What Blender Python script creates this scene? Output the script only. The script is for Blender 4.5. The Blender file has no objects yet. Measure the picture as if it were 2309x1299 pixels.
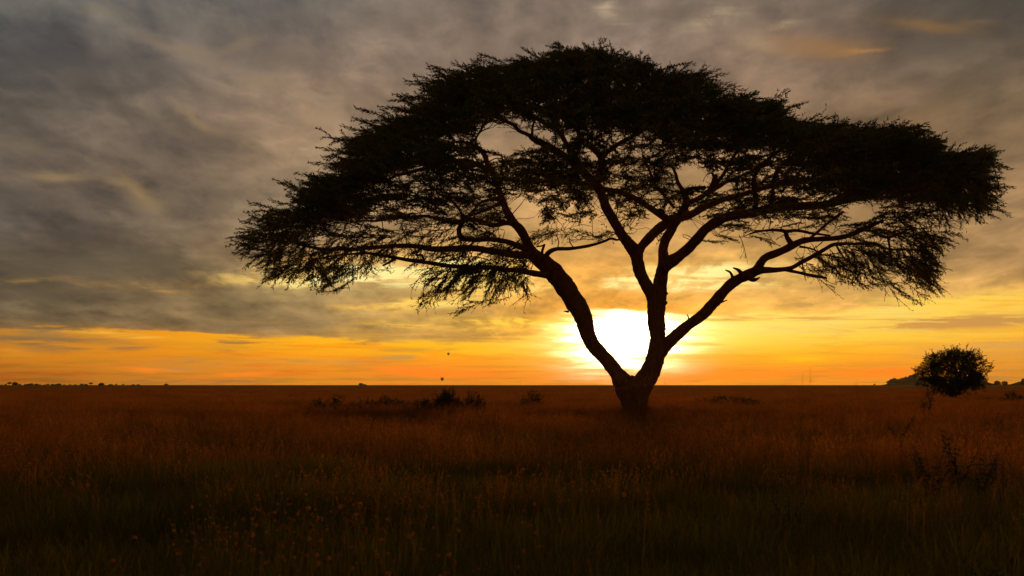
import bpy, math, random
import numpy as np

# ------------------------------------------------------------------ camera, sky, sun, exposure
SC = bpy.context.scene
COL = SC.collection
F = 2245.0            # focal length in photograph pixels (35 mm on a 36 mm sensor)
CX, HY = 1154.5, 868.0
CAMH = 1.6
D = 45.0              # metres to the acacia

def srgb(r, g, b, a=None):
    f = lambda c: (c / 255 / 12.92) if c <= 10 else ((c / 255 + 0.055) / 1.055) ** 2.4
    t = (f(r), f(g), f(b))
    return t + (1.0,)

cam_d = bpy.data.cameras.new('camera')
cam = bpy.data.objects.new('camera', cam_d)
COL.objects.link(cam)
cam.location = (0, 0, CAMH)
cam.rotation_euler = (math.radians(90), 0, 0)
cam_d.sensor_width = 36
cam_d.lens = F * 36 / 2309
cam_d.shift_y = (HY - 649.5) / 2309
cam_d.clip_start = 0.1
cam_d.clip_end = 60000
cam_d.dof.use_dof = True
cam_d.dof.focus_distance = D
cam_d.dof.aperture_fstop = 2.8
SC.camera = cam

SC.view_settings.view_transform = 'Standard'
SC.view_settings.look = 'None'
SC.view_settings.exposure = 0.0
SC.view_settings.gamma = 1.0
SC.render.engine = 'CYCLES'
SC.cycles.use_denoising = True
SC.cycles.max_bounces = 4
SC.cycles.diffuse_bounces = 2
SC.cycles.transmission_bounces = 3
SC.cycles.volume_bounces = 0
SC.cycles.sample_clamp_indirect = 4

SUN_AZ = math.atan((1405 - CX) / F)
SUN_EL = math.atan((HY - 772) / F * math.cos(SUN_AZ))

W = bpy.data.worlds.new("World")
SC.world = W
W.use_nodes = True
NT = W.node_tree
NT.nodes.clear()

class NB:
    """small helper that wires shader nodes"""
    def __init__(s, nt): s.nt = nt
    def n(s, typ, **kw):
        x = s.nt.nodes.new(typ)
        for k, v in kw.items(): setattr(x, k, v)
        return x
    def put(s, sock, v):
        if hasattr(v, 'is_linked') or isinstance(v, bpy.types.NodeSocket): s.nt.links.new(v, sock)
        else: sock.default_value = v
    def m(s, op, a, b=0.0, c=0.0, clamp=False):
        x = s.n('ShaderNodeMath', operation=op, use_clamp=clamp)
        s.put(x.inputs[0], a); s.put(x.inputs[1], b); s.put(x.inputs[2], c)
        return x.outputs[0]
    def v(s, op, a, b=(0, 0, 0)):
        x = s.n('ShaderNodeVectorMath', operation=op)
        s.put(x.inputs[0], a); s.put(x.inputs[1], b)
        return x.outputs['Value'] if op in ('DOT_PRODUCT', 'LENGTH') else x.outputs[0]
    def xyz(s, x, y, z=0.0):
        c = s.n('ShaderNodeCombineXYZ')
        s.put(c.inputs[0], x); s.put(c.inputs[1], y); s.put(c.inputs[2], z)
        return c.outputs[0]
    def sep(s, a):
        c = s.n('ShaderNodeSeparateXYZ'); s.put(c.inputs[0], a)
        return c.outputs
    def mix(s, f, a, b, blend='MIX'):
        x = s.n('ShaderNodeMix', data_type='RGBA', blend_type=blend)
        x.clamp_factor = True
        s.put(x.inputs[0], f); s.put(x.inputs[6], a); s.put(x.inputs[7], b)
        return x.outputs[2]
    def smooth(s, x, lo, hi, a=0.0, b=1.0, kind='SMOOTHSTEP'):
        r = s.n('ShaderNodeMapRange', interpolation_type=kind)
        s.put(r.inputs[0], x)
        for i, q in enumerate((lo, hi, a, b)): s.put(r.inputs[1 + i], q)
        return r.outputs[0]
    def ramp(s, fac, stops, interp='LINEAR'):
        r = s.n('ShaderNodeValToRGB')
        cr = r.color_ramp; cr.interpolation = interp
        stops = sorted(stops, key=lambda q: q[0])
        while len(cr.elements) < len(stops): cr.elements.new(0.5)
        for e, (p, c) in zip(cr.elements, stops):
            e.position = p; e.color = c
        s.put(r.inputs[0], fac)
        return r.outputs[0]
    def noise(s, vec, scale, detail=4, rough=0.5, dist=0.0, color=False):
        x = s.n('ShaderNodeTexNoise')
        s.put(x.inputs['Vector'], vec); x.inputs['Scale'].default_value = scale
        x.inputs['Detail'].default_value = detail; x.inputs['Roughness'].default_value = rough
        x.inputs['Distortion'].default_value = dist
        return x.outputs['Color' if color else 'Fac']

def build_sky():
    N = NB(NT)
    tc = N.n('ShaderNodeTexCoord')
    d = tc.outputs['Generated']
    x, y, z = N.sep(d)
    yc = N.m('MAXIMUM', y, 0.15)
    # directions measured on a tangent grid: a = across, b = down from the zenith side; horizon at 868
    a = N.m('MULTIPLY_ADD', N.m('DIVIDE', x, yc), F, CX)
    b = N.m('MULTIPLY_ADD', N.m('DIVIDE', z, yc), -F, HY)
    P0 = N.xyz(a, b)
    # domain warp
    wv = N.v('MULTIPLY', P0, (1 / 170, 1 / 60, 0))
    wn = N.noise(wv, 1.0, 5, 0.6, 0.3, color=True)
    warp = N.v('MULTIPLY', N.v('SUBTRACT', wn, (0.5, 0.5, 0.5)), (110, 46, 0))
    P = N.v('ADD', P0, warp)
    pa, pb, _ = N.sep(P)
    # cloud-plane coordinates (a flat deck seen in perspective)
    zz = N.m('ADD', N.m('MAXIMUM', z, 0.0), 0.20)
    cu = N.m('DIVIDE', x, zz); cv = N.m('DIVIDE', y, zz)
    C = N.xyz(N.m('MULTIPLY', cu, 1.5), cv)
    n1 = N.noise(C, 3.1, 9, 0.55, 0.35)
    n2 = N.noise(N.v('ADD', C, (7.3, 2.1, 4.0)), 9.0, 6, 0.6, 0.4)
    # streak noise for low clouds (very flat)
    S = N.v('MULTIPLY', P0, (1 / 260, 1 / 22, 0))
    s1 = N.noise(S, 1.0, 6, 0.6, 0.4)
    S2 = N.v('MULTIPLY', P0, (1 / 190, 1 / 10, 0))
    s2 = N.noise(N.v('ADD', S2, (3, 9, 1)), 1.0, 5, 0.6, 0.3)

    def columns(table, b_in, a_in, top, bot):
        fac = N.smooth(b_in, bot, top, 0, 1, 'LINEAR')
        out = None; p0 = 0
        for px, stops in table:
            st = [((bot - q) / (bot - top), srgb(*c)) for q, c in stops]
            if out is None: out = N.ramp(fac, st)
            else:       # each step waits for the one before, so that few values are held at a time
                f_ = N.m('ADD', fac, N.m('MULTIPLY', out, 1e-6)); a_ = N.m('ADD', a_in, N.m('MULTIPLY', out, 1e-6))
                out = N.mix(N.smooth(a_, p0, px, 0, 1, 'LINEAR'), out, N.ramp(f_, st))
            p0 = px
        return out

    deck_t = [
        (0, [(742, (112, 92, 62)), (690, (92, 80, 60)), (600, (88, 78, 60)), (500, (84, 77, 65)), (400, (98, 86, 70)), (250, (90, 82, 68)), (100, (94, 90, 79)), (0, (99, 96, 84))]),
        (350, [(752, (118, 97, 65)), (690, (114, 95, 66)), (600, (100, 86, 63)), (500, (104, 91, 71)), (350, (110, 95, 75)), (200, (104, 93, 77)), (0, (108, 103, 89))]),
        (700, [(760, (140, 115, 75)), (700, (140, 118, 78)), (640, (148, 123, 80)), (560, (138, 114, 78)), (450, (128, 110, 82)), (300, (142, 118, 88)), (150, (128, 110, 90)), (0, (111, 105, 91))]),
        (1050, [(780, (180, 132, 62)), (720, (182, 140, 68)), (660, (182, 144, 80)), (600, (190, 145, 74)), (500, (158, 128, 82)), (350, (136, 113, 84)), (150, (122, 106, 88)), (0, (122, 108, 92))]),
        (1405, [(720, (244, 162, 36)), (685, (228, 148, 48)), (620, (208, 147, 64)), (540, (176, 136, 78)), (430, (154, 122, 78)), (300, (138, 113, 82)), (150, (122, 106, 90)), (0, (128, 114, 98))]),
        (1700, [(715, (224, 162, 68)), (660, (206, 156, 80)), (600, (196, 150, 78)), (520, (170, 132, 78)), (400, (140, 112, 76)), (250, (125, 104, 80)), (100, (126, 107, 89)), (0, (118, 104, 88))]),
        (2000, [(700, (216, 166, 84)), (640, (186, 146, 84)), (560, (158, 124, 76)), (420, (134, 107, 72)), (280, (112, 90, 64)), (150, (104, 90, 73)), (0, (86, 79, 67))]),
        (2309, [(665, (200, 152, 76)), (610, (152, 118, 72)), (500, (152, 120, 80)), (400, (130, 105, 72)), (250, (100, 84, 62)), (120, (82, 73, 59)), (0, (68, 65, 58))]),
    ]
    clear_t = [
        (0, [(868, (165, 108, 36)), (840, (180, 118, 36)), (800, (206, 136, 36)), (770, (196, 132, 46)), (700, (190, 135, 60))]),
        (350, [(868, (196, 130, 36)), (840, (208, 138, 38)), (800, (230, 150, 30)), (770, (236, 156, 26)), (700, (240, 165, 40))]),
        (700, [(868, (222, 148, 38)), (835, (235, 150, 26)), (800, (250, 170, 22)), (770, (255, 188, 28)), (700, (246, 178, 60))]),
        (1050, [(868, (228, 150, 44)), (845, (240, 150, 24)), (818, (255, 158, 5)), (790, (255, 200, 25)), (755, (252, 198, 55)), (700, (240, 180, 72))]),
        (1405, [(868, (250, 165, 20)), (850, (255, 152, 5)), (830, (255, 180, 20)), (800, (255, 215, 80)), (700, (255, 225, 110))]),
        (1650, [(868, (245, 165, 34)), (842, (255, 150, 5)), (815, (255, 180, 10)), (780, (255, 222, 80)), (740, (255, 236, 140)), (680, (255, 232, 130))]),
        (2000, [(868, (238, 160, 52)), (838, (250, 155, 32)), (800, (255, 182, 42)), (760, (255, 212, 84)), (720, (255, 226, 122)), (670, (255, 224, 120))]),
        (2309, [(868, (214, 148, 56)), (840, (220, 155, 66)), (800, (230, 166, 74)), (770, (250, 186, 62)), (730, (252, 206, 92)), (660, (255, 214, 106))]),
    ]
    deck = columns(deck_t, b, a, -20, 800)
    clear = columns(clear_t, pb_soft(N, b, s2), a, 640, 868)

    # the sky above the clouds and in the gaps: physical sky at sunrise, dimmed
    sk = N.n('ShaderNodeTexSky', sky_type='NISHITA')
    sk.sun_disc = False
    sk.sun_elevation = SUN_EL
    sk.sun_rotation = SUN_AZ
    sk.dust_density = 4.0
    nish = N.v('SCALE', sk.outputs[0]); nish.node.inputs['Scale'].default_value = 0.05

    # modulation of the deck by thickness
    k = N.m('SUBTRACT', n1, 0.5)
    k2 = N.m('SUBTRACT', n2, 0.5)
    n3 = N.noise(N.v('ADD', N.v('MULTIPLY', C, (0.9, 1.1, 1)), (1.7, 5.2, 2.0)), 5.2, 7, 0.55, 0.25)
    puff = N.m('SUBTRACT', 1.0, N.m('ABSOLUTE', N.m('MULTIPLY', N.m('SUBTRACT', n3, 0.5), 4.5)))
    puff = N.m('MULTIPLY', N.m('POWER', N.m('MAXIMUM', puff, 0), 2.5), N.smooth(k, -0.05, 0.16, 0.0, 1.0))
    lum = N.m('ADD', N.m('MULTIPLY_ADD', k, 1.6, 0.90), N.m('MULTIPLY', k2, 0.85))
    lum = N.m('MULTIPLY_ADD', puff, 0.34, lum)
    # lumps of broken cloud: darker cores with paler joints between them
    Cw = N.v('ADD', C, N.v('MULTIPLY', N.v('SUBTRACT', N.noise(C, 5.0, 5, 0.6, 0.0, color=True), (0.5, 0.5, 0.5)), (0.42, 0.42, 0)))
    vo = N.n('ShaderNodeTexVoronoi', feature='SMOOTH_F1'); vo.inputs['Scale'].default_value = 4.6; vo.inputs['Smoothness'].default_value = 0.35
    vo.inputs['Detail'].default_value = 1.0
    N.put(vo.inputs['Vector'], Cw)
    cell = N.m('SUBTRACT', vo.outputs['Distance'], 0.42)
    cellamt = N.smooth(N.noise(N.v('ADD', C, (3.3, 8.8, 1.0)), 1.7, 3, 0.5), 0.35, 0.62, 0.25, 1.0)
    lum = N.m('ADD', lum, N.m('MULTIPLY', N.m('MULTIPLY', cell, 0.72), cellamt))
    lum = N.m('MULTIPLY', N.m('MAXIMUM', lum, 0.50), N.smooth(a, 100, 1000, 0.88, 1.0))
    deck = N.v('MULTIPLY', deck, N.mix(N.smooth(a, 1300, 200), (1, 1, 1, 1), (0.95, 0.98, 1.06, 1)))
    deck = N.v('MULTIPLY', deck, N.mix(N.smooth(b, 720, 480), (1, 1, 1, 1), (0.99, 0.965, 1.05, 1)))
    deckc = N.v('SCALE', deck); N.put(deckc.node.inputs['Scale'], lum)
    # thin places take a warmer tone, thick ones a bluish grey
    deckc = N.mix(N.smooth(lum, 1.0, 0.62, 0, 0.7), deckc, N.v('MULTIPLY', deckc, (0.92, 1.0, 1.16)))
    deckc = N.mix(N.smooth(lum, 1.05, 1.45, 0, 0.6), deckc, N.v('MULTIPLY', deckc, (1.06, 1.0, 0.92)))

    Pl = N.v('ADD', P0, N.v('MULTIPLY', warp, (0.55, 0.22, 0)))
    def blob(src, cx, cy, sx, sy, rot, col, amt, rag=0.0, vec=None):
        mp = N.n('ShaderNodeMapping', vector_type='TEXTURE')
        N.put(mp.inputs[0], N.v('ADD', vec if vec is not None else (Pl if sy < 13 and cy > 600 else P), N.v('MULTIPLY', src, (1e-6, 1e-6, 1e-6))))
        mp.inputs['Location'].default_value = (cx, cy, 0)
        mp.inputs['Rotation'].default_value = (0, 0, math.radians(rot))
        mp.inputs['Scale'].default_value = (sx, sy, 1)
        q = N.v('DOT_PRODUCT', mp.outputs[0], mp.outputs[0])
        g = N.m('POWER', 0.42, q)
        if rag: g = N.m('MULTIPLY', g, N.smooth(N.m('ADD', s1, N.m('MULTIPLY', src, 1e-6)), 0.5 - rag, 0.5 + rag, 0.15, 1.35))
        if rag and vec is None: g = N.m('MULTIPLY', g, N.smooth(N.m('ADD', n2, N.m('MULTIPLY', src, 1e-6)), 0.40, 0.58, 0.35, 1.25))
        g = N.m('MULTIPLY', g, amt * (1.25 if vec is not None else 1.0), clamp=True)
        return N.mix(g, src, srgb(*col))

    # features of the deck: bright gaps, pale tips, dark masses
    for f in [
        (170, 138, 150, 26, 4, (74, 70, 68), .75, 0), (255, 230, 110, 16, 30, (84, 77, 64), .6, 0),
        (420, 115, 110, 13, 18, (134, 116, 95), .7, 0), (540, 100, 60, 12, -20, (130, 112, 92), .6, 0),
        (620, 130, 70, 26, 0, (105, 95, 82), .5, 0), (440, 270, 60, 9, 28, (142, 118, 86), .7, 0),
        (410, 285, 70, 16, 20, (98, 86, 70), .4, 0), (590, 185, 60, 16, 0, (142, 122, 92), .5, 0),
        (700, 250, 100, 44, 0, (154, 130, 104), .6, .2), (712, 338, 34, 12, -12, (178, 154, 116), .65, .2),
        (130, 396, 60, 11, 4, (146, 122, 88), .8, 0), (300, 430, 60, 18, 35, (146, 120, 82), .7, 0),
        (50, 330, 60, 12, 6, (116, 102, 80), .6, 0), (30, 440, 80, 20, 0, (78, 72, 64), .5, 0),
        (330, 465, 40, 14, 0, (132, 112, 82), .5, 0), (290, 590, 180, 22, 4, (82, 76, 64), .6, 0),
        (110, 610, 150, 14, 2, (82, 74, 62), .6, 0), (70, 632, 60, 6, -3, (134, 106, 62), .7, .15),
        (230, 640, 80, 8, 8, (140, 108, 60), .6, .15), (340, 648, 60, 6, 12, (176, 136, 74), .8, .15),
        (430, 645, 70, 12, -4, (150, 112, 62), .6, .15), (560, 630, 60, 8, -6, (176, 140, 80), .7, .15),
        (90, 670, 120, 16, 4, (84, 76, 62), .5, 0), (560, 730, 200, 10, 1, (116, 95, 66), .5, .2),
        (860, 606, 190, 40, 0, (236, 168, 70), .9, .2), (1090, 640, 130, 34, 0, (244, 176, 70), .9, .2), (1580, 640, 180, 40, -3, (248, 190, 84), .8, .2), (690, 626, 110, 15, 2, (250, 206, 108), 1.4, .12), (800, 618, 100, 20, 0, (250, 190, 76), 1.1, .15),
        (700, 630, 120, 15, 3, (255, 214, 112), 1.6, .1), (890, 620, 150, 24, -4, (255, 240, 160), 2.4, .1), (1000, 626, 90, 20, 5, (255, 226, 130), 1.3, .15),
        (1090, 628, 90, 24, -6, (255, 220, 120), 1.3, .15), (1180, 650, 60, 14, -12, (252, 206, 110), 1., .2),
        (830, 655, 180, 14, 0, (146, 122, 80), .75, .3), (970, 684, 110, 11, -6, (255, 206, 96), 1.9, .12),
        (1030, 684, 70, 8, -10, (255, 220, 116), 1.2, .15), (840, 698, 90, 7, 4, (238, 182, 84), 1., .15),
        (1050, 705, 150, 12, 0, (172, 134, 74), .8, .2), (720, 722, 120, 7, 2, (146, 116, 72), .7, .2),
        (1180, 728, 130, 9, 2, (255, 204, 70), 1.3, .12), (1000, 737, 130, 8, 2, (252, 196, 66), 1.3, .12),
        (1030, 758, 210, 11, 1, (176, 132, 62), .85, .25),
        (1425, 630, 50, 15, -8, (255, 236, 150), 1.4, .1), (1470, 610, 40, 9, 0, (250, 196, 96), .6, .2),
        (1600, 632, 120, 24, -3, (255, 240, 156), 1.5, .12), (1740, 610, 90, 9, -5, (250, 200, 110), .7, .2),
        (1560, 672, 150, 13, 0, (206, 152, 78), .7, .25), (1860, 680, 130, 13, -2, (196, 148, 76), .8, .2),
        (1560, 560, 70, 12, 0, (196, 156, 96), .6, .2), (1900, 620, 120, 9, -3, (240, 186, 100), .7, .15),
        (2200, 545, 160, 12, -16, (160, 126, 80), .5, .2), (2150, 590, 130, 14, -10, (132, 104, 66), .55, .2),
        (2230, 500, 120, 10, -14, (186, 148, 94), .55, .2), (2240, 455, 90, 12, -18, (122, 98, 68), .5, 0),
        (1372, 18, 26, 22, 30, (172, 152, 126), .75, .2), (1395, 48, 34, 12, 20, (158, 138, 112), .6, .2), (1600, 42, 60, 22, -20, (160, 141, 114), .75, .2),
        (1765, 55, 30, 12, -10, (166, 142, 108), .7, .2), (1720, 95, 46, 16, 10, (160, 138, 108), .6, 0),
        (1490, 30, 60, 18, 0, (104, 92, 76), .6, 0), (1860, 108, 110, 24, 3, (150, 110, 70), .75, 0),
        (1945, 117, 50, 5, -6, (166, 118, 66), .8, 0), (2100, 58, 110, 15, 6, (124, 94, 60), .8, 0),
        (2210, 50, 40, 8, 0, (118, 92, 62), .6, 0), (2100, 110, 90, 18, -10, (92, 84, 76), .5, 0),
        (2260, 60, 80, 40, -30, (62, 59, 54), .5, 0), (2180, 190, 110, 26, -25, (88, 76, 58), .5, 0),
        (2240, 250, 90, 10, -20, (122, 100, 74), .5, 0), (2050, 270, 120, 20, -22, (118, 92, 62), .4, 0),
        (230, 25, 40, 10, 10, (124, 112, 90), .6, 0),
    ]:
        deckc = blob(deckc, *f)

    # low streaks lying in the clear band
    clear = N.v('MULTIPLY', clear, N.mix(N.smooth(b, 740, 850), (1, .89, .52, 1), (0.97, 0.75, 0.26, 1)))
    lowmask = N.smooth(b, 868, 800, 1, 0.35)
    st = N.smooth(s2, 0.48, 0.62, 0, 1.0)
    clear = N.mix(N.m('MULTIPLY', st, lowmask), clear, N.v('MULTIPLY', clear, (0.68, 0.86, 2.4)))
    st2 = N.smooth(s1, 0.51, 0.62, 0, 0.9)
    clear = N.mix(N.m('MULTIPLY', st2, N.smooth(a, 1500, 300, 0.45, 1)), clear, N.v('MULTIPLY', clear, (0.97, 0.68, 0.15)))
    for f in [
        (60, 752, 140, 8, 3, (172, 122, 56), .8, .2), (90, 775, 110, 9, 3, (132, 102, 62), .85, .2),
        (285, 776, 46, 6, 0, (150, 112, 60), .85, .2), (250, 752, 130, 5, 6, (246, 172, 50), .7, .2),
        (420, 859, 130, 5, 0, (160, 106, 50), .75, .1), (530, 778, 46, 7, 0, (168, 122, 58), .95, .1), (400, 815, 80, 4, 2, (176, 128, 62), .7, .2),
        (420, 832, 90, 4, 2, (176, 130, 66), .6, .2), (340, 836, 60, 4, 2, (255, 132, 10), .7, .2),
        (520, 846, 70, 4, -3, (255, 128, 8), .7, .2), (30, 793, 40, 8, 4, (226, 142, 30), .6, .2),
        (890, 806, 34, 3, 0, (198, 142, 60), .9, .1), (720, 818, 110, 4, 2, (190, 138, 66), .6, .2),
        (900, 790, 60, 2.5, -2, (214, 150, 40), .7, .2), (930, 836, 60, 5, 2, (255, 120, 6), .7, .2),
        (1010, 846, 80, 5, 1, (255, 124, 6), .6, .2), (860, 828, 60, 4, 0, (255, 126, 8), .6, .2),
        (2110, 728, 165, 8, -2, (206, 148, 72), .95, .15), (2290, 722, 120, 6, -2, (200, 146, 76), .8, .15),
        (1760, 716, 140, 3, 1, (226, 166, 72), .8, .15), (1960, 735, 60, 3, 0, (226, 160, 70), .6, .15),
        (1885, 754, 26, 2, 0, (236, 190, 90), .7, .1), (1560, 778, 46, 2.5, 0, (240, 176, 60), .9, .1),
        (1545, 791, 20, 2, 0, (236, 170, 50), .8, .1), (1975, 837, 62, 8, -1, (255, 128, 8), .9, .1),
        (1640, 842, 130, 6, 2, (255, 136, 4), .7, .2), (1450, 838, 110, 8, 0, (255, 150, 4), .6, .2),
        (1810, 812, 70, 7, 0, (255, 190, 8), .5, .2), (2260, 790, 140, 12, -3, (212, 156, 84), .6, .2),
    ]:
        f = list(f); f[3] *= 1.6; f[2] *= 1.15; f[6] *= 1.15; f[7] *= .5
        clear = blob(clear, *f, vec=Pl)

    # glow of the sun in the thin bright band
    def gl(sx, sy, base=0.4, cx=1410, cy=778):
        mp = N.n('ShaderNodeMapping', vector_type='TEXTURE')
        N.put(mp.inputs[0], N.v('ADD', P0, N.v('SCALE', warp)))
        mp.inputs[0].links[0].from_node.inputs[1].links[0].from_node.inputs['Scale'].default_value = 0.35
        mp.inputs['Location'].default_value = (cx, cy, 0)
        mp.inputs['Scale'].default_value = (sx, sy, 1)
        return N.m('POWER', base, N.v('DOT_PRODUCT', mp.outputs[0], mp.outputs[0]))
    gmod = N.smooth(s1, 0.42, 0.60, 1.25, 0.30)
    g1 = N.m('MULTIPLY', N.m('MULTIPLY', gl(100, 58, cy=756), 7.0), gmod)
    g2 = N.m('MULTIPLY', gl(180, 46, cy=756), 0.42)
    glow = N.v('SCALE', N.xyz(1.0, 0.86, 0.55)); N.put(glow.node.inputs['Scale'], g1)
    glow2 = N.v('SCALE', N.xyz(1.0, 0.80, 0.34)); N.put(glow2.node.inputs['Scale'], g2)
    clear = N.v('ADD', N.v('ADD', clear, glow), glow2)

    # lower edge of the deck across the view
    edge_pts = [(-400, 735), (0, 742), (350, 748), (620, 756), (850, 768), (1020, 780), (1150, 765), (1260, 726), (1405, 716), (1550, 722), (1700, 712), (1800, 712), (1900, 705), (2000, 690), (2150, 678), (2309, 664), (2700, 640)]
    er = N.ramp(N.smooth(a, -400, 2700, 0, 1, 'LINEAR'), [((p + 400) / 3100, ((q - 600) / 200,) * 3 + (1,)) for p, q in edge_pts])
    edge = N.m('MULTIPLY_ADD', er, 200, 600)
    rag = N.m('ADD', N.m('MULTIPLY', N.m('SUBTRACT', s1, 0.5), 70), N.m('MULTIPLY', N.m('SUBTRACT', wn_val(N, wn), 0.5), 34))
    over = N.m('SUBTRACT', N.m('ADD', edge, rag), b)
    mask = N.smooth(over, -6, 7)
    # a lit rim just inside the edge
    rim = N.m('MULTIPLY', N.smooth(over, 26, 2, 0, 1), N.smooth(a, 300, 1200, 0.12, 0.5))
    deckc = N.mix(rim, deckc, clear)
    front = N.mix(mask, clear, deckc)
    # thin cover lets a little of the physical sky through
    front = N.v('ADD', front, N.v('MULTIPLY', nish, (0.10, 0.10, 0.10)))
    # the rest of the dome: even grey overcast
    rest = N.v('SCALE', N.xyz(0.145, 0.112, 0.074)); N.put(rest.node.inputs['Scale'], lum)
    up = N.smooth(z, 0.45, 0.75)
    back = N.smooth(y, 0.45, 0.1)
    front = N.mix(N.m('MAXIMUM', up, back), front, rest)
    bg = N.n('ShaderNodeBackground')
    N.put(bg.inputs[0], front)
    bg.inputs[1].default_value = 1.0
    out = N.n('ShaderNodeOutputWorld')
    NT.links.new(bg.outputs[0], out.inputs[0])

def pb_soft(N, b, s2):
    return N.m('ADD', b, N.m('MULTIPLY', N.m('SUBTRACT', s2, 0.5), 16))
def wn_val(N, wn):
    return N.sep(wn)[0]
build_sky()
W.cycles.sampling_method = 'MANUAL'
W.cycles.sample_map_resolution = 1024

sun_d = bpy.data.lights.new('sun', 'SUN')
sun = bpy.data.objects.new('sun', sun_d)
COL.objects.link(sun)
sun_d.energy = 2.0
sun_d.angle = math.radians(7.0)    # a sun spread by the thin cloud it stands in
sun_d.color = (1.0, 0.52, 0.16)
_sd = np.array((math.sin(SUN_AZ) * math.cos(SUN_EL), math.cos(SUN_AZ) * math.cos(SUN_EL), math.sin(SUN_EL)))
from mathutils import Vector
sun.rotation_euler = Vector(_sd).to_track_quat('Z', 'Y').to_euler()

# ------------------------------------------------------------------ helpers
rng = np.random.default_rng(11)

def P(px, py, dy=0.0, dist=D):
    """a point of the place seen at photograph position (px, py) at distance dist + dy"""
    Y = dist + dy
    return np.array(((px - CX) * Y / F, Y, CAMH + (HY - py) * Y / F))

class MB:
    """collects vertices, quads and triangles for one mesh"""
    def __init__(s): s.v = []; s.q = []; s.t = []; s.c = []; s.n = 0
    def add(s, v, q=None, t=None, c=None):
        v = np.asarray(v, dtype=np.float32).reshape(-1, 3)
        if q is not None and len(q): s.q.append(np.asarray(q, dtype=np.int64).reshape(-1, 4) + s.n)
        if t is not None and len(t): s.t.append(np.asarray(t, dtype=np.int64).reshape(-1, 3) + s.n)
        if c is None: c = np.ones((len(v), 3), dtype=np.float32)
        s.c.append(np.broadcast_to(np.asarray(c, dtype=np.float32), (len(v), 3)))
        s.v.append(v); s.n += len(v)
    def arrays(s):
        v = np.concatenate(s.v) if s.v else np.zeros((0, 3), np.float32)
        q = np.concatenate(s.q) if s.q else np.zeros((0, 4), np.int64)
        t = np.concatenate(s.t) if s.t else np.zeros((0, 3), np.int64)
        c = np.concatenate(s.c) if s.c else np.zeros((0, 3), np.float32)
        return v, q, t, c
    def mesh(s, name, mat, smooth=True, origin=(0, 0, 0)):
        v, q, t, c = s.arrays()
        v = v - np.asarray(origin, dtype=np.float32)
        me = bpy.data.meshes.new(name)
        me.vertices.add(len(v)); me.vertices.foreach_set('co', v.ravel())
        nl = len(q) * 4 + len(t) * 3
        me.loops.add(nl)
        me.loops.foreach_set('vertex_index', np.concatenate([q.ravel(), t.ravel()]).astype(np.int32))
        me.polygons.add(len(q) + len(t))
        ls = np.concatenate([np.arange(len(q)) * 4, len(q) * 4 + np.arange(len(t)) * 3]).astype(np.int32)
        me.polygons.foreach_set('loop_start', ls)
        me.polygons.foreach_set('use_smooth', np.full(len(q) + len(t), smooth))
        at = me.color_attributes.new('Col', 'FLOAT_COLOR', 'POINT')
        at.data.foreach_set('color', np.concatenate([c, np.ones((len(c), 1), np.float32)], 1).ravel())
        me.update(calc_edges=True)
        me.materials.append(mat)
        return me
    def build(s, name, mat, parent=None, smooth=True, origin=None):
        if origin is None: origin = parent.location if parent is not None else (0, 0, 0)
        o = bpy.data.objects.new(name, s.mesh(name, mat, smooth, origin))
        COL.objects.link(o)
        if parent is not None: o.parent = parent
        else: o.location = origin
        return o

def empty(name, loc, label, cat, group=None):
    o = bpy.data.objects.new(name, None)
    COL.objects.link(o); o.location = tuple(float(q) for q in loc)
    return tag(o, label, cat, group)
def tag(o, label=None, cat=None, group=None, kind=None):
    if label: o['label'] = label
    if cat: o['category'] = cat
    if group: o['group'] = group
    if kind: o['kind'] = kind
    return o

def catmull(pts, step):
    """resample rows (x, y, z, r, ...) along a smooth curve"""
    p = np.asarray(pts, float)
    if len(p) < 2: return p
    q = np.vstack([2 * p[0] - p[1], p, 2 * p[-1] - p[-2]])
    out = []
    for i in range(1, len(q) - 2):
        L = np.linalg.norm(q[i + 1, :3] - q[i, :3])
        n = max(1, int(math.ceil(L / step)))
        t = (np.arange(n) / n)[:, None]
        p0, p1, p2, p3 = q[i - 1], q[i], q[i + 1], q[i + 2]
        out.append(0.5 * (2 * p1 + (p2 - p0) * t + (2 * p0 - 5 * p1 + 4 * p2 - p3) * t ** 2 + (3 * p1 - p0 - 3 * p2 + p3) * t ** 3))
    out.append(p[-1:])
    return np.vstack(out)

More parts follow.
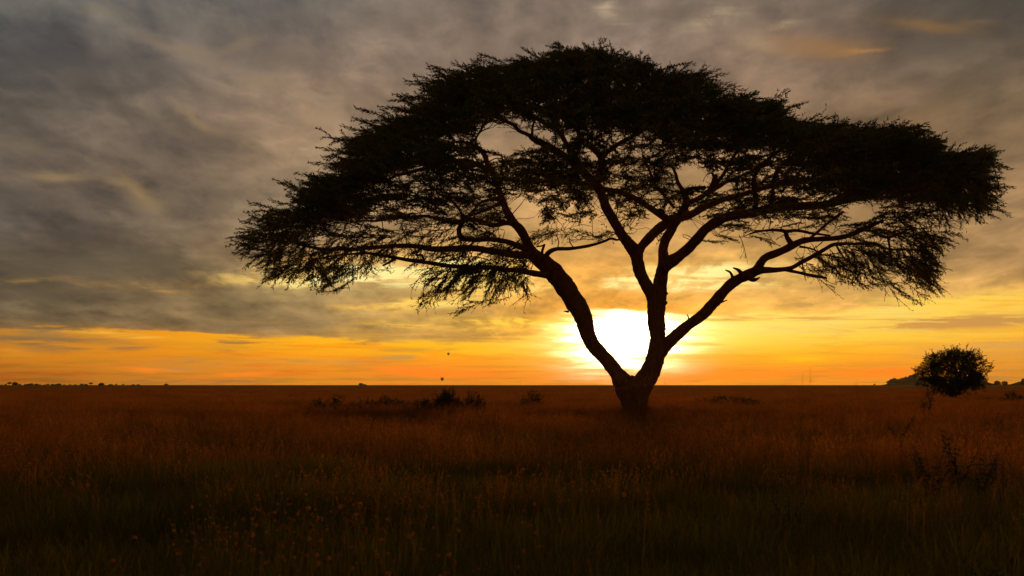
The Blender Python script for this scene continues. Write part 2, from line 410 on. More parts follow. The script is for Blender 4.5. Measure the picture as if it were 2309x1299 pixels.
def tube(mb, pts, rad, k=6, bump=0.0, cap=True, col=None, seed=0):
    pts = np.asarray(pts, float); rad = np.maximum(np.asarray(rad, float), 1e-4)
    n = len(pts)
    if n < 2: return
    T = np.gradient(pts, axis=0); T /= np.linalg.norm(T, axis=1)[:, None] + 1e-9
    up = np.array((0, 1.0, 0.1)) if abs(T[0, 1]) < 0.9 else np.array((1.0, 0, 0))
    Nn = np.zeros_like(T)
    u = up - T[0] * up.dot(T[0]); u /= np.linalg.norm(u); Nn[0] = u
    for i in range(1, n):
        u = Nn[i - 1] - T[i] * Nn[i - 1].dot(T[i]); Nn[i] = u / (np.linalg.norm(u) + 1e-9)
    B = np.cross(T, Nn)
    th = np.arange(k) * 2 * math.pi / k
    r = np.repeat(rad[:, None], k, 1)
    if bump:
        rg = np.random.default_rng(seed)
        ph = rg.uniform(0, 6.28, 6); s = np.cumsum(np.r_[0, np.linalg.norm(np.diff(pts, axis=0), axis=1)])[:, None]
        w = sum(np.sin(th * m + s * fq + p_) * am for m, fq, p_, am in
                ((2, 1.3, ph[0], .5), (3, -2.1, ph[1], .5), (1, 3.7, ph[2], .45), (4, 6.0, ph[3], .3), (5, -9.0, ph[4], .25), (0, 7.5, ph[5], .3)))
        r = r * (1 + bump * w + bump * 0.7 * rg.normal(0, .5, r.shape))
    v = pts[:, None, :] + r[:, :, None] * (np.cos(th)[None, :, None] * Nn[:, None, :] + np.sin(th)[None, :, None] * B[:, None, :])
    i = np.arange(n - 1)[:, None] * k; j = np.arange(k)[None, :]; j2 = (j + 1) % k
    q = np.stack([i + j, i + j2, i + k + j2, i + k + j], -1).reshape(-1, 4)
    v = v.reshape(-1, 3); t = None
    if cap:
        v = np.vstack([v, pts[-1:] + T[-1:] * rad[-1] * 0.6])
        e = (n - 1) * k
        t = [(e + a, e + (a + 1) % k, n * k) for a in range(k)]
    mb.add(v, q, t, c=col)

# ------------------------------------------------------------------ materials
def material(name, build):
    m = bpy.data.materials.new(name); m.use_nodes = True
    nt = m.node_tree; nt.nodes.clear(); N = NB(nt)
    o = N.n('ShaderNodeOutputMaterial')
    sh, disp = build(N)
    nt.links.new(sh, o.inputs[0])
    if disp is not None: nt.links.new(disp, o.inputs['Displacement'])
    return m
def principled(N, col, rough=0.9, spec=0.2, normal=None):
    p = N.n('ShaderNodeBsdfPrincipled')
    N.put(p.inputs['Base Color'], col); N.put(p.inputs['Roughness'], rough)
    p.inputs['Specular IOR Level'].default_value = spec
    if normal is not None: N.nt.links.new(normal, p.inputs['Normal'])
    return p.outputs[0]
def bumpn(N, h, s=0.5, dist=0.05):
    b = N.n('ShaderNodeBump'); b.inputs['Strength'].default_value = s; b.inputs['Distance'].default_value = dist
    N.put(b.inputs['Height'], h); return b.outputs[0]

def bark(base, dark):
    def f(N):
        tc = N.n('ShaderNodeTexCoord')
        v = N.v('MULTIPLY', tc.outputs['Object'], (9, 9, 2.2))
        n = N.noise(v, 1.0, 8, 0.65, 0.6)
        n2 = N.noise(tc.outputs['Object'], 1.3, 4, 0.5)
        c = N.mix(N.smooth(n, .35, .65), dark, base)
        c = N.mix(N.smooth(n2, .55, .7, 0, .35), c, (base[0] * 1.25, base[1] * 1.3, base[2] * 1.5, 1))
        return principled(N, c, 0.92, 0.15, bumpn(N, n, 0.8, 0.06)), None
    return f
M = {}
M['bark'] = material('acacia_bark', bark((0.29, 0.11, 0.036, 1), (0.15, 0.055, 0.018, 1)))
M['wood'] = material('shrub_wood', bark((0.13, 0.07, 0.035, 1), (0.07, 0.035, 0.018, 1)))

def leafmat(c1, c2, trans=0.35):
    def f(N):
        at = N.n('ShaderNodeVertexColor'); at.layer_name = 'Col'
        tc = N.n('ShaderNodeTexCoord')
        n = N.noise(tc.outputs['Object'], 1.1, 3, 0.6)
        c = N.mix(N.smooth(n, .38, .62), c1, c2)
        c = N.v('MULTIPLY', c, at.outputs[0])
        d = principled(N, c, 0.75, 0.25)
        t = N.n('ShaderNodeBsdfTranslucent'); N.put(t.inputs[0], N.v('MULTIPLY', c, (1.3, 1.1, 0.6)))
        x = N.n('ShaderNodeMixShader'); x.inputs[0].default_value = trans
        N.nt.links.new(d, x.inputs[1]); N.nt.links.new(t.outputs[0], x.inputs[2])
        return x.outputs[0], None
    return f
M['leaf'] = material('acacia_leaf', leafmat((0.056, 0.070, 0.016, 1), (0.105, 0.075, 0.020, 1), 0.3))
M['bushleaf'] = material('bush_leaf', leafmat((0.040, 0.042, 0.012, 1), (0.062, 0.044, 0.016, 1), 0.22))
M['herb'] = material('herb_leaf', leafmat((0.035, 0.045, 0.014, 1), (0.055, 0.045, 0.015, 1), 0.3))

def grassmat(N):
    at = N.n('ShaderNodeVertexColor'); at.layer_name = 'Col'
    oi = N.n('ShaderNodeObjectInfo')
    r = oi.outputs['Random']
    c = N.v('SCALE', at.outputs[0]); N.put(c.node.inputs['Scale'], N.smooth(r, 0, 1, .65, 1.35, 'LINEAR'))
    c = N.mix(N.smooth(r, .6, 1, 0, .5), c, N.v('MULTIPLY', c, (0.75, 1.1, 0.9)))
    g = N.n('ShaderNodeNewGeometry').outputs['Position']
    pn = N.noise(N.v('MULTIPLY', g, (.11, .20, 0)), 1.0, 5, .62, .4)
    c = N.mix(N.smooth(pn, .47, .63, 0, .75), c, N.v('MULTIPLY', c, (.46, .66, .7)))
    c = N.mix(N.smooth(pn, .47, .33, 0, .6), c, N.v('MULTIPLY', c, (1.35, 1.2, 1.0)))
    d = N.n('ShaderNodeBsdfDiffuse'); N.put(d.inputs[0], c)
    t = N.n('ShaderNodeBsdfTranslucent'); N.put(t.inputs[0], N.v('MULTIPLY', c, (1.25, 0.95, 0.55)))
    x = N.n('ShaderNodeMixShader'); x.inputs[0].default_value = 0.6
    N.nt.links.new(d.outputs[0], x.inputs[1]); N.nt.links.new(t.outputs[0], x.inputs[2])
    return x.outputs[0], None
M['grass'] = material('dry_grass', grassmat)

def groundmat(N):
    g = N.n('ShaderNodeNewGeometry').outputs['Position']
    n = N.noise(N.v('MULTIPLY', g, (.010, .028, 0)), 1.0, 7, .62, .5)
    n2 = N.noise(N.v('MULTIPLY', g, (.7, .9, 0)), 1.0, 8, .65)
    c = N.ramp(n, [(.25, (.11, .048, .012, 1)), (.42, (.22, .085, .019, 1)), (.55, (.29, .108, .024, 1)), (.70, (.15, .068, .017, 1))])
    c = N.mix(N.smooth(n2, .35, .65, .0, .5), c, N.v('MULTIPLY', c, (.6, .62, .6)))
    return principled(N, c, 1.0, 0.0, bumpn(N, n2, .9, .3)), None
M['ground'] = material('savanna_ground', groundmat)
def hillmat(N):
    g = N.n('ShaderNodeNewGeometry').outputs['Position']
    n = N.noise(N.v('MULTIPLY', g, (.02, .02, .05)), 1.0, 6, .6)
    return principled(N, N.mix(N.smooth(n, .35, .65), (.024, .018, .006, 1), (.045, .028, .010, 1)), 1.0, 0.0), None
M['hill'] = material('wooded_hill', hillmat)
def plainmat(col, rough=.7):
    def f(N):
        tc = N.n('ShaderNodeTexCoord')
        n = N.noise(tc.outputs['Object'], 3.0, 4, .5)
        return principled(N, N.mix(n, tuple(q * .8 for q in col[:3]) + (1,), tuple(q * 1.2 for q in col[:3]) + (1,)), rough, .2), None
    return f
M['steel'] = material('mast_steel', plainmat((.2, .19, .18)))
M['wicker'] = material('basket_wicker', plainmat((.16, .09, .04)))
def balloonmat(N):
    tc = N.n('ShaderNodeTexCoord')
    x, y, z = N.sep(tc.outputs['Object'])
    a = N.m('MULTIPLY', N.m('ARCTAN2', y, x), 24 / 6.28318)
    s = N.m('PINGPONG', a, 1.0)
    c = N.mix(N.smooth(s, .35, .65), (.20, .07, .03, 1), (.30, .12, .03, 1))
    d = principled(N, c, .6, .3); t = N.n('ShaderNodeBsdfTranslucent'); N.put(t.inputs[0], c)
    x = N.n('ShaderNodeMixShader'); x.inputs[0].default_value = .4
    N.nt.links.new(d, x.inputs[1]); N.nt.links.new(t.outputs[0], x.inputs[2])
    return x.outputs[0], None
M['balloon'] = material('balloon_fabric', balloonmat)
def mountmat(N):
    return principled(N, (.30, .17, .06, 1), 1.0, 0.0), None
M['mountain'] = material('far_range', mountmat)

# ------------------------------------------------------------------ ground and distant land
def disc_ground():
    mb = MB()
    rr = np.r_[0.0, np.geomspace(1.0, 11000, 90)]
    k = 160; th = np.arange(k) * 2 * math.pi / k
    v = np.stack([rr[:, None] * np.cos(th), rr[:, None] * np.sin(th), np.zeros((len(rr), k))], -1)
    h = 0.05 * np.sin(v[..., 0] * .31 + 1) * np.sin(v[..., 1] * .23) + 0.03 * np.sin(v[..., 0] * .9 + v[..., 1] * .7)
    v[..., 2] = h * np.clip(1 - rr[:, None] / 200, 0, 1) * np.clip(rr[:, None] / 3, 0, 1)
    i = np.arange(len(rr) - 1)[:, None] * k; j = np.arange(k)[None, :]; j2 = (j + 1) % k
    mb.add(v.reshape(-1, 3), np.stack([i + j, i + k + j, i + k + j2, i + j2], -1).reshape(-1, 4))
    return tag(mb.build('ground', M['ground']), kind='structure')
disc_ground()

def ridge(name, mat, prof, dist, depth, rough, seed, step=2.0, amp2=0.0):
    """long hill whose crest follows prof [(px, py)], with real depth"""
    rg = np.random.default_rng(seed)
    px = np.arange(prof[0][0], prof[-1][0] + step, step)
    py = np.interp(px, [q[0] for q in prof], [q[1] for q in prof])
    h = np.maximum((HY - py) * dist / F + CAMH, 0)
    nz = np.convolve(rg.normal(0, 1, len(px) + 8), np.ones(5) / 5, 'same')[4:-4]
    h = h * (1 + rough * nz)
    x = (px - CX) * dist / F
    u = np.linspace(-1, 1, 21)
    prof_u = np.cos(u * math.pi / 2) ** 1.3
    wob = rg.normal(0, amp2, (len(px), 21))
    v = np.stack([np.repeat(x[:, None], 21, 1), np.repeat((dist + u * depth)[None], len(px), 0), h[:, None] * prof_u[None] * (1 + wob) - .4], -1)
    i = np.arange(len(px) - 1)[:, None] * 21; j = np.arange(20)[None]
    mb = MB(); mb.add(v.reshape(-1, 3), np.stack([i + j, i + 21 + j, i + 22 + j, i + 1 + j], -1).reshape(-1, 4))
    return tag(mb.build(name, mat), kind='structure')
ridge('hill', M['hill'], [(1985, 869), (1998, 867.6), (2006, 865.5), (2020, 862), (2045, 859.5), (2058, 852.5), (2072, 849.5), (2110, 848), (2160, 848), (2205, 855), (2224, 863), (2245, 866), (2300, 867)], 3000, 90, .03, 3)
ridge('hill', M['hill'], [(2272, 868), (2296, 865), (2309, 859), (2350, 850), (2450, 846), (2600, 856), (2700, 868)], 3300, 110, .03, 4)

# ------------------------------------------------------------------ leaf sprays
def spray_template(rg, side=4, leaves=24, leaf=(0.085, 0.032), flat=0.3, droop=0.1, stem=0.011, wig=.09, swept=False):
    """one leafy twig one metre long pointing along +X; returns verts, quads, tris, colours"""
    mb = MB()
    def stem_curve(p0, d, L, n=5):
        p = [np.array(p0, float)]
        d = np.array(d, float)
        for i in range(n):
            d = d + rg.normal(0, wig, 3) * (1, 1, .7) + (0, 0, -droop * .3)
            d /= np.linalg.norm(d); p.append(p[-1] + d * L / n)
        return np.array(p)
    stems = [(stem_curve((0, 0, 0), (1, 0, .12), 1.0, 7), stem, leaves)]
    for i in range(side):
        t = .15 + .7 * (i + rg.uniform(.1, .9)) / side
        base = stems[0][0]; q = base[0] + (base[-1] - base[0]) * t
        idx = t * 7; a = int(idx); q = base[a] * (1 - idx + a) + base[min(a + 1, 7)] * (idx - a)
        s = 1 if i % 2 else -1
        stems.append((stem_curve(q, (rg.uniform(.8, 1.2), s * rg.uniform(.3, .8), rg.normal(0, flat)), rg.uniform(.3, .55), 4), stem * .6, int(leaves * .5)))
    for p, r, nl in stems:
        tube(mb, p, np.linspace(r, r * .35, len(p)), 3, cap=False, col=(1.1, .75, .6))
        for k in range(nl):
            t = (k + rg.uniform(0, 1)) / nl * (len(p) - 1) * .98
            a = int(t); o = p[a] * (1 - t + a) + p[a + 1] * (t - a)
            ax = p[a + 1] - p[a]; ax /= np.linalg.norm(ax)
            e = rg.normal(0, 1, 3); e -= ax * e.dot(ax); e /= np.linalg.norm(e)
            dr = ax * (rg.uniform(.9, 1.9) if swept else rg.uniform(.2, .8)) + e; dr /= np.linalg.norm(dr)
            sd = np.cross(dr, rg.normal(0, 1, 3)); sd /= np.linalg.norm(sd)
            L = leaf[0] * rg.uniform(.6, 1.3); w = leaf[1] * rg.uniform(.7, 1.3)
            mb.add([o, o + dr * L * .45 + sd * w * .5, o + dr * L, o + dr * L * .5 - sd * w * .5], [(0, 1, 2, 3)], c=np.full(3, rg.uniform(.7, 1.25)))
    return mb.arrays()

def place(mb, temps, pos, dirs, scale, rg, roll=0.5):
    """put one template per position, its X axis along dirs"""
    n = len(pos)
    which = rg.integers(0, len(temps), n)
    X = dirs / (np.linalg.norm(dirs, axis=1)[:, None] + 1e-9)
    up = np.array((0, 0, 1.0)) + rg.normal(0, roll, (n, 3))
    Y = np.cross(up, X); Y /= np.linalg.norm(Y, axis=1)[:, None] + 1e-9
    Z = np.cross(X, Y)
    R = np.stack([X, Y, Z], 1)          # rows: local axes
    for k, (tv, tq, tt, tcol) in enumerate(temps):
        s = np.where(which == k)[0]
        if not len(s): continue
        v = np.einsum('vi,nij->nvj', tv, R[s]) * scale[s][:, None, None] + pos[s][:, None, :]
        off = (np.arange(len(s)) * len(tv))[:, None, None]
        tint = rg.uniform(.75, 1.25, (len(s), 1, 1))
        mb.add(v.reshape(-1, 3), (tq[None] + off).reshape(-1, 4) if len(tq) else None, (tt[None] + off).reshape(-1, 3) if len(tt) else None,
               c=(tcol[None] * tint).reshape(-1, 3))

def grow(nodes_p, nodes_r, targets, rg, sag=.10, rmax=.06, rmin=.012, k1=.012, root=None, flatten=.35):
    """join targets to the nearest standing wood, nearest first; returns polylines (points, radii)"""
    P_ = [np.asarray(nodes_p, float)]; Rr = [np.asarray(nodes_r, float)]
    root = np.asarray(root if root is not None else nodes_p[0], float)
    order = np.argsort(np.min(np.linalg.norm(targets[:, None] - P_[0][None, ::max(1, len(P_[0]) // 300)], axis=2), axis=1))
    allp = P_[0]; allr = Rr[0]
    lines = []
    for t in targets[order]:
        d = np.linalg.norm((allp - t) * (1, 1, 1.2), axis=1)
        back = np.maximum(np.linalg.norm(allp - root, axis=1) - np.linalg.norm(t - root), 0)
        i = int(np.argmin(d + .9 * back))
        a = allp[i]; L = np.linalg.norm(t - a)
        if L < .08: continue
        n = max(3, int(L / .35))
        s = np.linspace(0, 1, n + 1)[:, None]
        mid = (a + t) / 2 + rg.normal(0, .13, 3) * L + np.array((0, 0, sag * L))
        c = (1 - s) ** 2 * a + 2 * s * (1 - s) * mid + s ** 2 * t
        c[1:-1] += rg.normal(0, .035, (n - 1, 3)) * min(L, 1.5)
        r0 = min(allr[i] * .75, rmin + k1 * L, rmax); r = np.linspace(r0, rmin * .8, n + 1)
        lines.append((c, r))
        allp = np.vstack([allp, c[1:]]); allr = np.r_[allr, r[1:]]
    return lines, allp, allr

# ------------------------------------------------------------------ the acacia
def widths(pts, d0, d1):
    """photograph trace (px, py, width) with depth running d0 -> d1, as rows x, y, z, r"""
    pts = np.array(pts, float)
    L = np.r_[0, np.cumsum(np.hypot(np.diff(pts[:, 0]), np.diff(pts[:, 1])))]; L /= L[-1]
    dy = d0 + (d1 - d0) * (L ** 1.2)
    return np.array([np.r_[P(p[0], p[1], e), p[2] * .5 * (D + e) / F] for p, e in zip(pts, dy)])

TRUNK = [(1431, 966, 72), (1431, 945, 62), (1431, 920, 58), (1431, 902, 62), (1430, 886, 74), (1429, 872, 88), (1428, 866, 70)]
LIMBS = [   # main limbs: trace, depth at start and end
    ([(1428, 898, 52), (1404, 862, 44), (1388, 838, 33), (1368, 812, 30), (1342, 783, 31), (1327, 757, 34), (1320, 738, 37), (1309, 702, 45), (1286, 665, 45), (1261, 628, 43), (1236, 603, 40), (1213, 583, 32), (1198, 565, 24), (1186, 541, 21), (1174, 519, 21), (1159, 503, 20), (1144, 480, 18), (1136, 461, 15), (1126, 430, 14), (1112, 392, 13), (1100, 372, 12), (1091, 347, 11), (1072, 329, 9), (1040, 318, 6)], 0, 1.5),
    ([(1434, 900, 46), (1446, 872, 50), (1459, 849, 46), (1476, 813, 43), (1482, 783, 38), (1483, 757, 36), (1480, 720, 39), (1479, 691, 39), (1479, 668, 42), (1474, 652, 38)], 0, .4),
    ([(1478, 690, 34), (1470, 665, 32), (1457, 642, 27), (1445, 617, 26), (1438, 591, 27), (1433, 570, 29), (1421, 554, 27), (1406, 535, 23), (1393, 515, 22), (1380, 491, 22), (1367, 466, 22), (1357, 441, 20), (1345, 418, 20), (1320, 393, 18), (1297, 371, 17), (1256, 340, 15), (1206, 316, 13), (1191, 304, 9), (1169, 294, 8), (1162, 284, 8), (1144, 275, 8), (1120, 265, 6), (1098, 260, 5)], .4, -1.5),
    ([(1482, 690, 34), (1486, 665, 34), (1490, 628, 29), (1497, 592, 28), (1495, 565, 22), (1502, 540, 22), (1513, 520, 21), (1521, 503, 21), (1532, 488, 20), (1545, 465, 17), (1549, 452, 14), (1541, 432, 10), (1528, 410, 8), (1524, 394, 7), (1515, 374, 6)], .5, 2.5),
    ([(1496, 606, 27), (1514, 590, 28), (1532, 577, 24), (1554, 557, 23), (1574, 537, 22), (1591, 518, 21), (1611, 503, 22), (1636, 490, 21), (1668, 484, 20), (1702, 478, 21), (1737, 471, 20), (1774, 466, 18), (1823, 463, 16), (1872, 460, 14), (1909, 453, 12), (1958, 439, 9), (2008, 431, 8), (2057, 433, 7), (2094, 431, 5), (2125, 422, 4)], .4, -2.5),
    ([(1434, 572, 28), (1450, 551, 21), (1468, 533, 22), (1487, 515, 22), (1507, 501, 22), (1529, 491, 22), (1554, 485, 17), (1581, 471, 16), (1603, 461, 14), (1628, 451, 13), (1670, 440, 11), (1720, 425, 10), (1790, 410, 8), (1870, 400, 6)], .4, 4.5),
    ([(1486, 800, 30), (1503, 776, 28), (1527, 755, 26), (1556, 731, 23), (1586, 708, 25), (1612, 680, 26), (1638, 650, 24), (1664, 631, 23), (1686, 620, 23), (1705, 609, 21), (1716, 592, 18), (1728, 580, 17), (1760, 567, 17), (1786, 555, 17), (1811, 543, 14), (1848, 539, 11), (1885, 537, 11), (1917, 530, 10), (1946, 518, 9), (1971, 506, 8), (1991, 497, 7)], .2, 1.5),
]
DEAD = [([(1216, 585, 14), (1226, 581, 12), (1240, 567, 11), (1257, 561, 9), (1284, 561, 8), (1324, 555, 7), (1360, 545, 6), (1377, 538, 6), (1391, 541, 5), (1405, 538, 4)], -.2, -.9)]
BOUGHS = [
    ([(1236, 620, 18), (1222, 619, 14), (1191, 614, 14), (1166, 609, 12), (1142, 609, 12), (1105, 603, 12), (1068, 603, 11), (1018, 600, 9), (994, 597, 9), (957, 591, 9), (920, 586, 9), (889, 581, 8), (860, 576, 7), (828, 571, 6), (791, 573, 5), (766, 575, 4), (720, 582, 3)], 0, -5),
    ([(1206, 582, 24), (1191, 575, 18), (1154, 574, 18), (1117, 567, 15), (1068, 560, 14), (1031, 560, 13), (982, 562, 13), (945, 556, 12), (914, 554, 11), (865, 556, 9), (828, 559, 9), (803, 562, 9), (766, 561, 9), (729, 562, 8), (697, 556, 7), (673, 550, 6), (653, 540, 4), (620, 526, 3)], 0, 2),
    ([(1184, 560, 16), (1142, 545, 12), (1105, 540, 11), (1068, 541, 10), (1041, 537, 10), (1035, 518, 11), (1042, 501, 10), (1040, 480, 7), (1020, 455, 6), (985, 435, 5)], 0, -3),
    ([(1158, 505, 14), (1142, 503, 12), (1112, 508, 11), (1088, 501, 10), (1065, 494, 9), (1043, 499, 9), (1006, 497, 9), (957, 487, 7), (926, 490, 7), (889, 492, 6), (852, 498, 5), (816, 498, 4), (780, 505, 3)], .2, 4),
    ([(1132, 455, 10), (1112, 466, 7), (1083, 478, 6), (1058, 488, 6), (1040, 501, 6)], .5, 1.5),
    ([(1130, 448, 9), (1087, 455, 6), (1068, 474, 6), (1040, 500, 5)], .5, -1),
    ([(1112, 392, 12), (1080, 372, 11), (1045, 362, 10), (1008, 366, 10), (996, 369, 10), (971, 378, 9), (946, 383, 8), (917, 390, 8), (892, 396, 7), (872, 408, 6), (852, 412, 5), (828, 420, 4), (790, 432, 3)], 1.2, -2.5),
    ([(921, 385, 4), (902, 381, 4), (885, 372, 3)], -.8, -1.2),
    ([(968, 377, 5), (978, 360, 4), (985, 340, 3)], -.3, .6),
    ([(1073, 329, 6), (1074, 312, 5), (1084, 294, 5), (1098, 268, 5), (1102, 256, 4)], 1.3, -1),
    ([(1345, 420, 14), (1352, 395, 18), (1358, 370, 18), (1352, 350, 16), (1331, 329, 13), (1309, 309, 11), (1299, 287, 10), (1277, 270, 10), (1248, 257, 9), (1215, 240, 7), (1170, 220, 5)], .3, -3.5),
    ([(1356, 358, 14), (1366, 346, 11), (1396, 324, 10), (1428, 307, 8), (1465, 285, 6), (1510, 260, 5)], .2, -4),
    ([(1296, 370, 15), (1287, 345, 14), (1277, 324, 11), (1265, 304, 11), (1257, 294, 9), (1238, 285, 9), (1223, 275, 9), (1208, 265, 8), (1186, 260, 7), (1159, 250, 6), (1110, 232, 4)], -.6, 2.5),
    ([(1287, 343, 10), (1300, 332, 8), (1312, 322, 7)], -.6, -.4),
    ([(1200, 312, 7), (1200, 298, 6), (1203, 278, 5), (1209, 266, 6)], -.9, .8),
    ([(1512, 498, 18), (1480, 478, 14), (1458, 464, 13), (1431, 447, 13), (1401, 434, 12), (1369, 427, 10), (1340, 420, 7), (1300, 408, 5)], .8, 3.5),
    ([(1520, 468, 7), (1497, 440, 7), (1482, 424, 6), (1472, 406, 6), (1462, 380, 5), (1450, 350, 4)], 1.5, 4),
    ([(1546, 466, 14), (1556, 456, 12), (1581, 445, 11), (1598, 432, 12), (1610, 412, 14), (1613, 396, 12)], 1.6, 2.2),
    ([(1598, 432, 12), (1623, 419, 11), (1638, 410, 9), (1665, 400, 7), (1684, 390, 6), (1730, 372, 5), (1780, 350, 4)], 2, 5),
    ([(1608, 424, 9), (1620, 408, 9), (1633, 391, 8), (1640, 376, 8), (1652, 357, 7), (1667, 337, 6), (1685, 326, 5), (1720, 300, 4)], 2, -1.5),
    ([(1640, 377, 7), (1623, 366, 6), (1596, 362, 4), (1570, 350, 3)], 1.2, .6),
    ([(1541, 430, 8), (1560, 425, 8), (1590, 423, 9)], 2.2, 2.1),
    ([(1700, 478, 12), (1705, 452, 12), (1700, 420, 11), (1702, 395, 10), (1715, 375, 9), (1740, 352, 7), (1780, 325, 5)], -.6, -4),
    ([(1735, 471, 10), (1742, 440, 9), (1744, 410, 8), (1755, 380, 6), (1800, 345, 5)], -.7, 4.5),
    ([(1860, 461, 9), (1905, 437, 8), (1954, 424, 7), (2040, 420, 6), (2131, 419, 5), (2180, 412, 4)], -1.8, 1),
    ([(1786, 552, 13), (1775, 536, 10), (1769, 522, 9), (1752, 519, 7), (1737, 519, 6), (1705, 523, 5), (1690, 528, 4)], .9, 1.2),
    ([(1769, 522, 7), (1798, 520, 7), (1835, 527, 6), (1872, 531, 4)], 1, .2),
    ([(1828, 536, 7), (1858, 511, 6), (1882, 491, 6), (1902, 478, 5)], 1, 2.5),
    ([(1706, 612, 20), (1722, 609, 16), (1749, 609, 12), (1781, 605, 10), (1806, 592, 10), (1835, 577, 10), (1860, 562, 9), (1882, 551, 9), (1922, 550, 6), (1971, 549, 6), (1996, 560, 5), (2020, 563, 4), (2045, 562, 3)], .4, -3.5),
    ([(1768, 608, 8), (1803, 615, 7), (1835, 622, 7), (1864, 627, 5)], .2, -.6),
    ([(1965, 520, 6), (1996, 535, 6), (2025, 528, 6), (2050, 518, 4), (2090, 515, 3)], 1.4, .2),
    ([(2002, 534, 5), (2005, 552, 5), (2007, 568, 5), (2011, 590, 4)], 1, .6),
    ([(1885, 552, 5), (1897, 572, 4), (1909, 587, 4), (1940, 605, 3)], -1.2, -1.8),
    ([(1803, 556, 6), (1830, 561, 4), (1850, 572, 3)], .9, .5),
]
STUBS = [
    ([(1222, 582, 8), (1223, 566, 6), (1228, 551, 5)], -.1, -.2), ([(1227, 553, 4), (1219, 555, 4), (1211, 556, 3)], -.2, -.4),
    ([(889, 584, 7), (876, 592, 6), (863, 599, 4)], -2.8, -3), ([(1140, 499, 7), (1118, 497, 6), (1097, 491, 4)], .3, 0),
    ([(1653, 630, 9), (1650, 620, 6), (1645, 613, 5), (1636, 609, 3)], .3, .2), ([(1676, 624, 11), (1669, 613, 9), (1663, 608, 7), (1653, 604, 3)], .3, .1),
    ([(1686, 622, 18), (1697, 630, 12), (1705, 630, 8), (1714, 625, 2)], .3, .1), ([(1618, 684, 11), (1628, 681, 5), (1640, 677, 2)], .1, 0),
    ([(1555, 735, 6), (1552, 715, 3), (1549, 709, 2)], .2, .1), ([(1282, 703, 6), (1276, 702, 4), (1271, 703, 1.5)], 0, -.1),
    ([(1494, 664, 14), (1501, 662, 10), (1506, 662, 3)], .3, .2), ([(1494, 685, 14), (1501, 683, 12), (1504, 684, 5)], .3, .2),
    ([(1266, 625, 9), (1268, 618, 6), (1270, 612, 2)], 0, 0), ([(957, 589, 5), (950, 575, 5), (938, 576, 4), (944, 566, 2)], -2.4, -2.5),
    ([(1140, 275, 5), (1125, 278, 4), (1112, 274, 2)], -1.4, -1.3), ([(1610, 398, 8), (1604, 390, 4), (1592, 396, 2), (1585, 410, 1.5)], 2.2, 2),
    ([(1238, 286, 5), (1248, 273, 4), (1240, 270, 2)], .5, .6), ([(1310, 316, 6), (1298, 312, 5), (1286, 316, 3)], -1, -1.2),
]
GRID = """
000000000003786200000000000000
000000004779999854000000000000
000000049999999997210000000000
000000389999999999983000000000
000003899967999999999854323000
000039998612678899999999999400
000279998557888787888999999974
000699778889988887678899999981
001998878787888776767789999886
028998867666655666688776663430
489876666322112311432245774000
167766656765440013310006577300
067665145665200001200377677300
034431044443000000000045437400
001100033222000000000000016300
"""
OUT = [(530, 546), (552, 512), (612, 503), (622, 468), (684, 456), (694, 420), (712, 400), (756, 394), (764, 354), (798, 342), (806, 302), (862, 292), (870, 262), (926, 252), (938, 212), (984, 206), (992, 164), (1056, 156), (1064, 138), (1172, 138), (1186, 124), (1250, 122), (1262, 104), (1350, 106), (1396, 124), (1462, 130), (1482, 158), (1500, 164), (1580, 160), (1606, 206), (1626, 216), (1700, 208), (1745, 232), (1785, 270), (1830, 276), (1930, 284), (2040, 282), (2085, 312), (2118, 338), (2190, 332), (2225, 352), (2255, 386), (2270, 440)]

